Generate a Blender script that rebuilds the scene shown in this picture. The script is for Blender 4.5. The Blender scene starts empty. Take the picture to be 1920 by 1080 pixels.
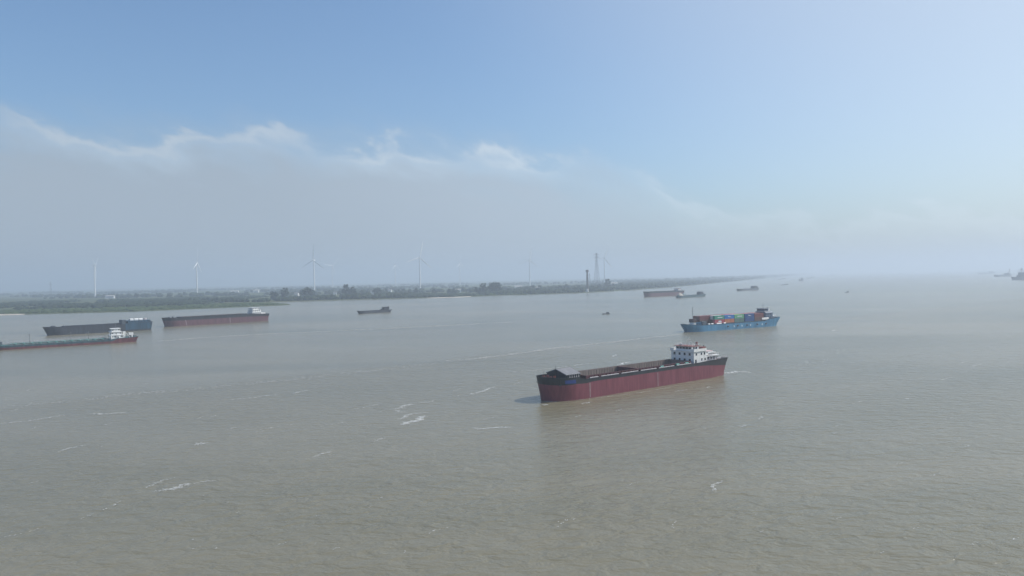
import bpy, bmesh, math, random
import numpy as np
from mathutils import Vector, Matrix

R = math.radians
random.seed(7)
rng = np.random.default_rng(7)
S = bpy.context.scene
col = S.collection

# ------------------------------------------------------------------ camera
FPX = 1371.0                    # focal length in photograph pixels (1920 wide)
CAM_H = 45.0
PITCH, ROLL = 0.77, -1.22
cam_rot = Matrix.Rotation(R(90 - PITCH), 3, 'X') @ Matrix.Rotation(R(ROLL), 3, 'Z')
cd = bpy.data.cameras.new('camera')
cam = bpy.data.objects.new('camera', cd)
col.objects.link(cam)
cam.matrix_world = Matrix.Translation((0, 0, CAM_H)) @ cam_rot.to_4x4()
cd.sensor_width = 36.0
cd.lens = 36.0 * FPX / 1920.0
cd.clip_start = 0.5
cd.clip_end = 120000.0
S.camera = cam

# ------------------------------------------------------------------ world, sun, exposure
SUN_AZ, SUN_EL = 78.0, 46.0      # azimuth clockwise from the view direction (+Y)
W = bpy.data.worlds.new('World')
S.world = W
W.use_nodes = True
nt = W.node_tree
nt.nodes.clear()


def nd(tree, kind, **kw):
    n = tree.nodes.new(kind)
    for k, v in kw.items():
        if k == 'inp':
            for i, x in v.items():
                n.inputs[i].default_value = x
        else:
            setattr(n, k, v)
    return n


def mth(tree, op, a, b=None, c=None, clamp=False):
    n = tree.nodes.new('ShaderNodeMath')
    n.operation = op
    n.use_clamp = clamp
    for i, v in enumerate((a, b, c)):
        if v is None:
            continue
        if isinstance(v, (int, float)):
            n.inputs[i].default_value = v
        else:
            tree.links.new(v, n.inputs[i])
    return n.outputs[0]


def build_world():
    lk = nt.links.new
    sky = nd(nt, 'ShaderNodeTexSky', sky_type='NISHITA', sun_disc=False, sun_elevation=R(SUN_EL),
             sun_rotation=R(SUN_AZ), altitude=50.0, air_density=1.0, dust_density=2.6, ozone_density=2.6)
    tc = nd(nt, 'ShaderNodeTexCoord')
    sp = nd(nt, 'ShaderNodeSeparateXYZ')
    lk(tc.outputs['Generated'], sp.inputs[0])
    el = mth(nt, 'ARCSINE', sp.outputs[2])
    az = mth(nt, 'ARCTAN2', sp.outputs[0], sp.outputs[1])
    # cloud bank: its top wanders slowly round the whole horizon, lower towards the open river
    wob = nd(nt, 'ShaderNodeTexNoise', inp={'Scale': 1.3, 'Detail': 1.0})
    lk(tc.outputs['Generated'], wob.inputs['Vector'])
    bs = nd(nt, 'ShaderNodeMapRange', interpolation_type='SMOOTHSTEP', inp={1: -0.16, 2: 0.50, 3: 0.200, 4: 0.065})
    lk(mth(nt, 'SINE', az), bs.inputs[0])
    base = bs.outputs[0]
    top = mth(nt, 'MULTIPLY_ADD', mth(nt, 'SUBTRACT', wob.outputs['Fac'], 0.5), 0.05, base)
    # billows: sheared so that the puffs lean with the wind
    cv = nd(nt, 'ShaderNodeCombineXYZ')
    lk(mth(nt, 'MULTIPLY', mth(nt, 'MULTIPLY_ADD', el, 1.0, az), 1.0), cv.inputs[0])
    lk(mth(nt, 'MULTIPLY', el, 1.6), cv.inputs[1])
    cv.inputs[2].default_value = 1.7
    n1 = nd(nt, 'ShaderNodeTexNoise', inp={'Scale': 12.0, 'Detail': 8.0, 'Roughness': 0.52, 'Distortion': 0.2})
    lk(cv.outputs[0], n1.inputs['Vector'])
    n2 = nd(nt, 'ShaderNodeTexNoise', inp={'Scale': 3.2, 'Detail': 3.0, 'Roughness': 0.5})
    lk(cv.outputs[0], n2.inputs['Vector'])
    depth = mth(nt, 'SUBTRACT', top, el)                       # radians below the bank's top
    d = mth(nt, 'MULTIPLY_ADD', mth(nt, 'SUBTRACT', n1.outputs['Fac'], 0.5), 0.16, depth)
    puff = nd(nt, 'ShaderNodeMapRange', interpolation_type='SMOOTHSTEP', inp={1: 0.0, 2: 0.030, 3: 0.0, 4: 0.92})
    lk(d, puff.inputs[0])
    soft = mth(nt, 'MULTIPLY_ADD', mth(nt, 'SUBTRACT', n1.outputs['Fac'], 0.5), 0.10, depth)
    mask = nd(nt, 'ShaderNodeMapRange', interpolation_type='SMOOTHSTEP', inp={1: -0.025, 2: 0.085, 3: 0.0, 4: 0.90})
    lk(soft, mask.inputs[0])
    edge = nd(nt, 'ShaderNodeMapRange', interpolation_type='SMOOTHSTEP', inp={1: 0.008, 2: 0.078, 3: 1.0, 4: 0.0})
    lk(d, edge.inputs[0])
    pick = nd(nt, 'ShaderNodeMapRange', interpolation_type='SMOOTHSTEP', inp={1: 0.40, 2: 0.55, 3: 0.0, 4: 1.0})
    lk(n2.outputs['Fac'], pick.inputs[0])
    lit = mth(nt, 'MULTIPLY', mth(nt, 'MULTIPLY', edge.outputs[0], pick.outputs[0]), puff.outputs[0])
    cm = nd(nt, 'ShaderNodeMix', data_type='RGBA')
    cm.inputs[6].default_value = (2.75, 3.25, 3.80, 1)
    cm.inputs[7].default_value = (4.5, 5.0, 5.4, 1)
    lk(lit, cm.inputs[0])
    mx = nd(nt, 'ShaderNodeMix', data_type='RGBA')
    thin = nd(nt, 'ShaderNodeMapRange', interpolation_type='SMOOTHSTEP', inp={1: -0.05, 2: 0.40, 3: 1.0, 4: 0.35})
    lk(mth(nt, 'SINE', az), thin.inputs[0])                     # the bank thins out over the open river
    lk(mth(nt, 'MAXIMUM', mth(nt, 'MULTIPLY', mask.outputs[0], thin.outputs[0]), mth(nt, 'MULTIPLY', lit, thin.outputs[0])), mx.inputs[0])
    tint = nd(nt, 'ShaderNodeVectorMath', operation='MULTIPLY')
    lk(sky.outputs[0], tint.inputs[0])
    tint.inputs[1].default_value = (0.83, 1.0, 1.09)
    dt = nd(nt, 'ShaderNodeVectorMath', operation='DOT_PRODUCT')
    lk(tc.outputs['Generated'], dt.inputs[0])
    dt.inputs[1].default_value = (math.sin(R(SUN_AZ)) * math.cos(R(SUN_EL)), math.cos(R(SUN_AZ)) * math.cos(R(SUN_EL)), math.sin(R(SUN_EL)))
    glow = mth(nt, 'MULTIPLY_ADD', mth(nt, 'MAXIMUM', dt.outputs['Value'], 0.0), 0.72, 0.95)
    vf = nd(nt, 'ShaderNodeMapRange', interpolation_type='SMOOTHSTEP', inp={1: 0.26, 2: 0.82, 3: 0.0, 4: 0.55})
    lk(dt.outputs['Value'], vf.inputs[0])                       # milky aureole on the sun's side
    veil = nd(nt, 'ShaderNodeMix', data_type='RGBA')
    lk(vf.outputs[0], veil.inputs[0])
    lk(tint.outputs[0], veil.inputs[6])
    veil.inputs[7].default_value = (4.6, 4.8, 4.9, 1)
    lk(veil.outputs[2], mx.inputs[6])
    gs = nd(nt, 'ShaderNodeVectorMath', operation='SCALE')
    lk(cm.outputs[2], gs.inputs[0])
    lk(glow, gs.inputs['Scale'])
    lk(gs.outputs[0], mx.inputs[7])
    bg = nd(nt, 'ShaderNodeBackground', inp={'Strength': 0.122})
    lk(mx.outputs[2], bg.inputs[0])
    out = nd(nt, 'ShaderNodeOutputWorld')
    lk(bg.outputs[0], out.inputs[0])


build_world()
sd = bpy.data.lights.new('sun', 'SUN')
sd.energy = 3.4
sd.angle = R(0.6)
sd.color = (1.0, 0.96, 0.90)
sun = bpy.data.objects.new('sun', sd)
col.objects.link(sun)
sv = Vector((math.sin(R(SUN_AZ)) * math.cos(R(SUN_EL)), math.cos(R(SUN_AZ)) * math.cos(R(SUN_EL)), math.sin(R(SUN_EL))))
sun.rotation_euler = sv.to_track_quat('Z', 'Y').to_euler()
sun.location = (0, 0, 400)

S.view_settings.view_transform = 'Standard'
S.view_settings.look = 'None'
S.view_settings.exposure = 0.25
S.view_settings.gamma = 1.0
S.render.engine = 'CYCLES'
S.cycles.use_denoising = True
S.cycles.max_bounces = 8
S.cycles.volume_bounces = 3
S.cycles.caustics_reflective = False
S.cycles.caustics_refractive = False


def at(px, py, z=0.0):
    """the point at height z (metres) that the photograph shows at pixel px, py"""
    v = cam_rot @ Vector(((px - 960) / FPX, -(py - 540) / FPX, -1))
    t = (z - CAM_H) / v.z
    return Vector((v.x * t, v.y * t, z))


def along(px, dist, z=0.0):
    """a point at ground distance dist under picture column px (taken on the horizon)"""
    v = cam_rot @ Vector(((px - 960) / FPX, 0.0, -1))
    return Vector((v.x / v.y * dist, dist, z))


# ------------------------------------------------------------------ materials
MATS = {}


def mat(name, rgb, rough=0.6, var=0.12, scale=0.6, rgb2=None, metal=0.0, streak=False, bump=0.0, spec=0.5):
    """procedural paint or matter: base colour broken up by noise (and rain streaks)"""
    if name in MATS:
        return MATS[name]
    m = bpy.data.materials.new(name)
    m.use_nodes = True
    t = m.node_tree
    b = t.nodes['Principled BSDF']
    tc = nd(t, 'ShaderNodeTexCoord')
    n = nd(t, 'ShaderNodeTexNoise', inp={'Scale': scale, 'Detail': 5.0, 'Roughness': 0.6})
    if streak:
        mp = nd(t, 'ShaderNodeMapping')
        mp.inputs['Scale'].default_value = (1.0, 1.0, 0.10)
        t.links.new(tc.outputs['Object'], mp.inputs[0])
        t.links.new(mp.outputs[0], n.inputs['Vector'])
    else:
        t.links.new(tc.outputs['Object'], n.inputs['Vector'])
    mx = nd(t, 'ShaderNodeMix', data_type='RGBA')
    dark = tuple(c * (1 - var * 2) for c in rgb)
    lite = rgb2 if rgb2 else tuple(min(1, c * (1 + var * 1.6)) for c in rgb)
    mx.inputs[6].default_value = (*dark, 1)
    mx.inputs[7].default_value = (*lite, 1)
    mr = nd(t, 'ShaderNodeMapRange', inp={1: 0.3, 2: 0.7, 3: 0.0, 4: 1.0})
    t.links.new(n.outputs['Fac'], mr.inputs[0])
    t.links.new(mr.outputs[0], mx.inputs[0])
    t.links.new(mx.outputs[2], b.inputs['Base Color'])
    b.inputs['Roughness'].default_value = rough
    b.inputs['Metallic'].default_value = metal
    b.inputs['Specular IOR Level'].default_value = spec
    if bump:
        bp = nd(t, 'ShaderNodeBump', inp={'Strength': bump, 'Distance': 0.05})
        t.links.new(n.outputs['Fac'], bp.inputs['Height'])
        t.links.new(bp.outputs[0], b.inputs['Normal'])
    MATS[name] = m
    return m


M_RED = mat('red_oxide_hull', (0.165, 0.034, 0.052), 0.55, 0.10, 1.1, rgb2=(0.215, 0.060, 0.080), streak=True)
M_DULL = mat('dull_red_hull', (0.115, 0.045, 0.058), 0.6, 0.12, 0.8, rgb2=(0.15, 0.068, 0.08), streak=True)
M_BLACK = mat('black_topside', (0.020, 0.022, 0.028), 0.5, 0.25, 0.5, streak=True)
M_DECK = mat('brown_deck', (0.085, 0.045, 0.045), 0.8, 0.3, 0.4)
M_HOLD = mat('rusty_hold', (0.185, 0.150, 0.138), 0.85, 0.12, 0.5, rgb2=(0.230, 0.190, 0.172), streak=True)
M_COAM = mat('coaming_maroon', (0.080, 0.026, 0.032), 0.7, 0.25, 0.5, streak=True)
M_WHITE = mat('white_ship_paint', (0.74, 0.74, 0.73), 0.5, 0.05, 0.7, streak=True)
M_GLASS = mat('dark_window_glass', (0.015, 0.022, 0.035), 0.15, 0.1, 1.0)
M_TRIM = mat('brown_red_trim', (0.22, 0.075, 0.065), 0.6, 0.15, 0.8)
M_ROOF = mat('grey_sheet_roof', (0.22, 0.22, 0.235), 0.6, 0.12, 0.6)
M_BLUE = mat('blue_paint', (0.018, 0.045, 0.19), 0.5, 0.1, 0.8)
M_GREEN = mat('green_gear_paint', (0.05, 0.22, 0.19), 0.5, 0.15, 0.8)
M_PIPE = mat('pale_pipe', (0.46, 0.43, 0.44), 0.5, 0.12, 0.6)
M_BHULL = mat('blue_hull', (0.052, 0.205, 0.370), 0.5, 0.14, 0.5, rgb2=(0.085, 0.275, 0.450), streak=True)
M_GREYH = mat('dark_grey_hull', (0.040, 0.046, 0.060), 0.6, 0.2, 0.4, streak=True)
M_NAVY = mat('navy_blue_hull', (0.026, 0.075, 0.125), 0.5, 0.2, 0.5, streak=True)
M_TRED = mat('tanker_red', (0.145, 0.046, 0.052), 0.55, 0.2, 0.4, streak=True)
M_TGREEN = mat('tanker_green_deck', (0.07, 0.20, 0.18), 0.65, 0.2, 0.4)
M_SHIPGREY = mat('faded_grey_hull', (0.085, 0.105, 0.125), 0.6, 0.2, 0.4, streak=True)
M_SHIPTEAL = mat('faded_teal_hull', (0.045, 0.095, 0.115), 0.6, 0.2, 0.4, streak=True)
M_SAND = mat('sand_cargo', (0.42, 0.39, 0.33), 0.95, 0.12, 0.5)
M_SOIL = mat('dark_cargo', (0.06, 0.07, 0.065), 0.95, 0.2, 0.5)
M_TURB = mat('turbine_white', (0.80, 0.80, 0.80), 0.4, 0.02, 0.2)
M_STEEL = mat('galvanised_steel', (0.16, 0.17, 0.18), 0.5, 0.1, 0.4)
M_CONC = mat('weathered_concrete', (0.12, 0.11, 0.11), 0.9, 0.15, 0.2)
M_WALL = mat('house_white', (0.72, 0.71, 0.69), 0.8, 0.06, 0.4)
M_TILE = mat('house_roof', (0.20, 0.19, 0.20), 0.8, 0.15, 0.5)
M_BARK = mat('bark', (0.07, 0.055, 0.04), 0.9, 0.2, 0.7)
M_LEAF = mat('leaf_dark', (0.022, 0.038, 0.016), 0.7, 0.25, 0.25, rgb2=(0.034, 0.052, 0.022), spec=0.08)
M_WOOD = mat('leaf_wood', (0.019, 0.033, 0.017), 0.75, 0.25, 0.02, rgb2=(0.030, 0.047, 0.022), spec=0.08)
M_REED = mat('reed_green', (0.045, 0.075, 0.026), 0.85, 0.2, 0.03, rgb2=(0.070, 0.098, 0.038), spec=0.08)
M_FOAM = mat('foam_white', (0.60, 0.61, 0.60), 0.8, 0.05, 1.0)
M_STREAM = mat('foam_thin', (0.50, 0.50, 0.48), 0.7, 0.08, 1.0)


# ------------------------------------------------------------------ mesh builder
class MB:
    def __init__(self):
        self.v, self.f = [], []

    def add(self, vs, fs):
        o = len(self.v)
        self.v.extend([tuple(p) for p in vs])
        self.f.extend([tuple(i + o for i in f) for f in fs])
        return self

    def box(self, x0, x1, y0, y1, z0, z1):
        vs = [(x, y, z) for z in (z0, z1) for y in (y0, y1) for x in (x0, x1)]
        return self.add(vs, [(0, 2, 3, 1), (4, 5, 7, 6), (0, 1, 5, 4), (2, 6, 7, 3), (0, 4, 6, 2), (1, 3, 7, 5)])

    def prism(self, poly, axis, a, b):
        """poly of 2-D points, run along axis ('x','y','z') from a to b"""
        n = len(poly)

        def p3(p, t):
            return {'x': (t, p[0], p[1]), 'y': (p[0], t, p[1]), 'z': (p[0], p[1], t)}[axis]
        vs = [p3(p, a) for p in poly] + [p3(p, b) for p in poly]
        fs = [tuple(range(n))[::-1], tuple(range(n, 2 * n))]
        fs += [(i, (i + 1) % n, n + (i + 1) % n, n + i) for i in range(n)]
        return self.add(vs, fs)

    def tube(self, p0, p1, r0, r1=None, n=8):
        r1 = r0 if r1 is None else r1
        p0, p1 = Vector(p0), Vector(p1)
        d = (p1 - p0).normalized()
        a = d.orthogonal().normalized()
        b = d.cross(a)
        vs = []
        for p, r in ((p0, r0), (p1, r1)):
            for i in range(n):
                t = 2 * math.pi * i / n
                vs.append(p + a * (r * math.cos(t)) + b * (r * math.sin(t)))
        fs = [(i, (i + 1) % n, n + (i + 1) % n, n + i) for i in range(n)]
        fs += [tuple(range(n))[::-1], tuple(range(n, 2 * n))]
        return self.add(vs, fs)

    def build(self, name, m, parent=None, smooth=False):
        me = bpy.data.meshes.new(name)
        me.from_pydata(self.v, [], self.f)
        bm = bmesh.new()
        bm.from_mesh(me)
        bmesh.ops.recalc_face_normals(bm, faces=bm.faces)
        bm.to_mesh(me)
        bm.free()
        me.materials.append(m)
        if smooth:
            me.shade_smooth()
        o = bpy.data.objects.new(name, me)
        col.objects.link(o)
        o.parent = parent
        return o


def tag(o, label=None, cat=None, group=None, kind=None):
    if label:
        o['label'] = label
    if cat:
        o['category'] = cat
    if group:
        o['group'] = group
    if kind:
        o['kind'] = kind
    return o


def thing(name, label, cat, loc=(0, 0, 0), rz=0.0, group=None):
    o = bpy.data.objects.new(name, None)
    o.empty_display_size = 1
    col.objects.link(o)
    o.location = loc
    o.rotation_euler = (0, 0, rz)
    return tag(o, label, cat, group)


def copy_part(src, parent, loc=None, rot=None, scale=None):
    c = src.copy()
    col.objects.link(c)
    c.parent = parent
    if loc is not None:
        c.location = loc
    if rot is not None:
        c.rotation_euler = rot
    if scale is not None:
        c.scale = scale
    return c


def copy_tree(o, parent=None):
    c = o.copy()
    col.objects.link(c)
    c.parent = parent
    for ch in o.children:
        copy_tree(ch, c)
    return c


def raw_mesh(name, v, f, m, smooth=False):
    me = bpy.data.meshes.new(name)
    v = np.asarray(v, dtype=np.float32)
    f = np.asarray(f, dtype=np.int32)
    k = f.shape[1]
    me.vertices.add(len(v))
    me.vertices.foreach_set('co', v.ravel())
    me.loops.add(f.size)
    me.loops.foreach_set('vertex_index', f.ravel())
    me.polygons.add(len(f))
    me.polygons.foreach_set('loop_start', np.arange(0, f.size, k, dtype=np.int32))
    me.update(calc_edges=True)
    me.validate()
    me.materials.append(m)
    if smooth:
        me.shade_smooth()
    o = bpy.data.objects.new(name, me)
    col.objects.link(o)
    return o


# ------------------------------------------------------------------ setting: water
def water_material():
    m = bpy.data.materials.new('muddy_river_water')
    m.use_nodes = True
    t = m.node_tree
    lk = t.links.new
    b = t.nodes['Principled BSDF']
    b.inputs['IOR'].default_value = 1.333
    tc = nd(t, 'ShaderNodeTexCoord')

    def noise(scale, stretch, rot, detail, rough=0.55, dist=0.0):
        mp = nd(t, 'ShaderNodeMapping')
        mp.inputs['Scale'].default_value = (stretch, 1.0, 1.0)
        mp.inputs['Rotation'].default_value = (0, 0, R(rot))
        lk(tc.outputs['Object'], mp.inputs[0])
        n = nd(t, 'ShaderNodeTexNoise', inp={'Scale': scale, 'Detail': detail, 'Roughness': rough, 'Distortion': dist})
        lk(mp.outputs[0], n.inputs['Vector'])
        return n.outputs['Fac']
    silt = noise(0.006, 0.45, -8, 5.0, 0.6, 0.6)
    mx = nd(t, 'ShaderNodeMix', data_type='RGBA')
    mx.inputs[6].default_value = (0.140, 0.131, 0.086, 1)
    mx.inputs[7].default_value = (0.214, 0.190, 0.130, 1)
    mr = nd(t, 'ShaderNodeMapRange', inp={1: 0.35, 2: 0.65, 3: 0.0, 4: 1.0})
    lk(silt, mr.inputs[0])
    lk(mr.outputs[0], mx.inputs[0])
    lk(mx.outputs[2], b.inputs['Base Color'])
    # wind patches: calmer and rougher reaches
    calm = noise(0.0045, 0.35, 12, 4.0, 0.55, 0.8)
    cr = nd(t, 'ShaderNodeMapRange', interpolation_type='SMOOTHSTEP', inp={1: 0.36, 2: 0.62, 3: 0.55, 4: 1.0})
    lk(calm, cr.inputs[0])
    h1 = noise(0.30, 0.62, -14, 3.0, 0.55, 0.4)
    h2 = noise(0.85, 0.70, 10, 4.0, 0.6, 0.3)
    h3 = noise(0.05, 0.6, 20, 2.0)
    h = mth(t, 'ADD', mth(t, 'MULTIPLY', h1, 1.1), mth(t, 'ADD', mth(t, 'MULTIPLY', h2, 0.30), mth(t, 'MULTIPLY', h3, 0.8)))
    # calmer water beyond the line where the two currents meet
    pa, pb = at(0, 763), at(1273, 627)
    dd = (pb - pa).normalized()
    dn = nd(t, 'ShaderNodeVectorMath', operation='DOT_PRODUCT')
    lk(tc.outputs['Object'], dn.inputs[0])
    dn.inputs[1].default_value = (-dd.y, dd.x, 0)
    off = pa.x * -dd.y + pa.y * dd.x
    sdist = mth(t, 'MULTIPLY_ADD', mth(t, 'SUBTRACT', noise(0.02, 0.5, 30, 3.0), 0.5), 50.0, mth(t, 'SUBTRACT', dn.outputs['Value'], off))
    far = nd(t, 'ShaderNodeMapRange', interpolation_type='SMOOTHSTEP', inp={1: -14.0, 2: 10.0, 3: 1.0, 4: 0.48})
    lk(sdist, far.inputs[0])
    bp = nd(t, 'ShaderNodeBump', inp={'Distance': 1.0})
    lk(mth(t, 'MULTIPLY', mth(t, 'MULTIPLY', cr.outputs[0], far.outputs[0]), 0.85), bp.inputs['Strength'])
    lk(h, bp.inputs['Height'])
    lk(bp.outputs[0], b.inputs['Normal'])
    b.inputs['Roughness'].default_value = 0.23
    return m


def build_water():
    E = 30000.0
    mb = MB()
    xs = [-E, -4000, -1000, -300, 0, 300, 1000, 4000, E]
    n = len(xs)
    mb.add([(x, y, 0) for y in xs for x in xs],
           [(j * n + i, j * n + i + 1, (j + 1) * n + i + 1, (j + 1) * n + i) for j in range(n - 1) for i in range(n - 1)])
    o = mb.build('river_water', water_material())
    tag(o, 'wide brown choppy river water', None, kind='structure')


build_water()

# ------------------------------------------------------------------ setting: land on the far side
SHORE = [(-330, 600), (-150, 594.5), (0, 591), (60, 589.5), (150, 587), (250, 584.5), (340, 580.5), (440, 576.5), (500, 574), (535, 572.6),
         (549, 571.2), (543, 569.8), (520, 568.2), (506, 567.2), (520, 566.4), (560, 565.2), (640, 562.8), (700, 561.2), (780, 559.4),
         (850, 558.0), (880, 556.6), (940, 554.0), (1000, 552.4), (1100, 549.2), (1160, 545.6), (1210, 542.4), (1260, 538.6), (1300, 535),
         (1350, 530.2), (1400, 525.6), (1450, 520.8), (1490, 517.0), (1520, 514.0), (1534, 512.4)]


def land_material():
    m = bpy.data.materials.new('river_meadow')
    m.use_nodes = True
    t = m.node_tree
    lk = t.links.new
    b = t.nodes['Principled BSDF']
    b.inputs['Roughness'].default_value = 0.95
    b.inputs['Specular IOR Level'].default_value = 0.05
    tc = nd(t, 'ShaderNodeTexCoord')
    n1 = nd(t, 'ShaderNodeTexNoise', inp={'Scale': 0.006, 'Detail': 6.0, 'Roughness': 0.6})
    lk(tc.outputs['Object'], n1.inputs['Vector'])
    n2 = nd(t, 'ShaderNodeTexVoronoi', inp={'Scale': 0.0035})
    lk(tc.outputs['Object'], n2.inputs['Vector'])
    cr = nd(t, 'ShaderNodeValToRGB')
    cr.color_ramp.elements[0].position = 0.35
    cr.color_ramp.elements[0].color = (0.035, 0.058, 0.022, 1)
    cr.color_ramp.elements[1].position = 0.68
    cr.color_ramp.elements[1].color = (0.085, 0.095, 0.045, 1)
    lk(n1.outputs['Fac'], cr.inputs[0])
    mx = nd(t, 'ShaderNodeMix', data_type='RGBA', blend_type='MIX')
    mx.inputs[0].default_value = 0.22
    lk(cr.outputs[0], mx.inputs[6])
    hs = nd(t, 'ShaderNodeMix', data_type='RGBA')
    sp = nd(t, 'ShaderNodeSeparateColor')
    lk(n2.outputs['Color'], sp.inputs[0])
    lk(sp.outputs[0], hs.inputs[0])
    hs.inputs[6].default_value = (0.05, 0.085, 0.03, 1)
    hs.inputs[7].default_value = (0.17, 0.15, 0.09, 1)
    lk(hs.outputs[2], mx.inputs[7])
    lk(mx.outputs[2], b.inputs['Base Color'])
    return m


def densify(pts, k=5):
    out = []
    for a, b in zip(pts[:-1], pts[1:]):
        for i in range(k):
            t = i / k
            p = a.lerp(b, t)
            if i:
                d = (b - a)
                j = min(6.0, d.length * 0.012)
                p = p + Vector((random.uniform(-j, j), random.uniform(-j, j), 0))
            out.append(p)
    out.append(pts[-1])
    return out


shore = densify([at(x, y) for x, y in SHORE])
M_LAND = land_material()


def build_land():
    E = 29000.0
    ring = [p.copy() for p in shore] + [Vector((shore[-1].x * 1.9, E, 0)), Vector((-E, E, 0)), Vector((-E, shore[0].y * 0.95, 0))]
    bm = bmesh.new()
    lo = [bm.verts.new((p.x, p.y, -0.6)) for p in ring]
    mid = []
    hi = []
    n = len(ring)
    for i, p in enumerate(ring):
        a, c = ring[(i - 1) % n], ring[(i + 1) % n]
        tng = (c - a).normalized()
        inn = Vector((-tng.y, tng.x, 0))
        far = i >= len(shore)
        mid.append(bm.verts.new((p.x + inn.x * 4.0, p.y + inn.y * 4.0, 0.35)) if not far else bm.verts.new((p.x, p.y, 0.35)))
        hi.append(bm.verts.new((p.x + inn.x * 11.0, p.y + inn.y * 11.0, 1.6)) if not far else bm.verts.new((p.x, p.y, 1.6)))
    for i in range(n):
        j = (i + 1) % n
        bm.faces.new((lo[i], lo[j], mid[j], mid[i]))
        bm.faces.new((mid[i], mid[j], hi[j], hi[i]))
    eds = [bm.edges.get((hi[i], hi[(i + 1) % n])) for i in range(n)]
    bmesh.ops.triangle_fill(bm, edges=eds, use_beauty=False, use_dissolve=False)
    bmesh.ops.recalc_face_normals(bm, faces=bm.faces)
    me = bpy.data.meshes.new('river_bank')
    bm.to_mesh(me)
    bm.free()
    me.materials.append(M_LAND)
    o = bpy.data.objects.new('river_bank', me)
    col.objects.link(o)
    tag(o, 'flat green river bank with a low point running into the water', None, kind='structure')
    # pale sand showing at the foot of the bank
    ms = mat('pale_sand', (0.42, 0.38, 0.31), 0.95, 0.1, 0.05)
    for pts, w in (([(-120, 594.2), (-40, 592.2), (10, 591.0), (46, 590.2)], 14.0), ([(800, 559.2), (850, 558.1), (876, 557.0), (884, 556.4)], 9.0)):
        base = densify([at(x, y) for x, y in pts], 4)
        vs, fs = [], []
        m_ = len(base)
        for i, p in enumerate(base):
            t = (base[min(i + 1, m_ - 1)] - base[max(i - 1, 0)]).normalized()
            nn = Vector((-t.y, t.x, 0))
            ww = w * math.sin(math.pi * (i + 0.6) / (m_ + 0.2)) * random.uniform(0.8, 1.1)
            vs += [p - nn * ww * 0.6 + Vector((0, 0, -0.3)), p + nn * 1.0 + Vector((0, 0, 0.55)), p + nn * ww + Vector((0, 0, 1.7)), p + nn * (ww + 3) + Vector((0, 0, 1.2))]
        for i in range(m_ - 1):
            for k in range(3):
                fs.append((i * 4 + k, i * 4 + k + 1, i * 4 + k + 5, i * 4 + k + 4))
        mb = MB().add(vs, fs)
        tag(mb.build('sand_beach', ms), 'strip of pale sand at the foot of the bank', None, kind='structure')


build_land()


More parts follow.
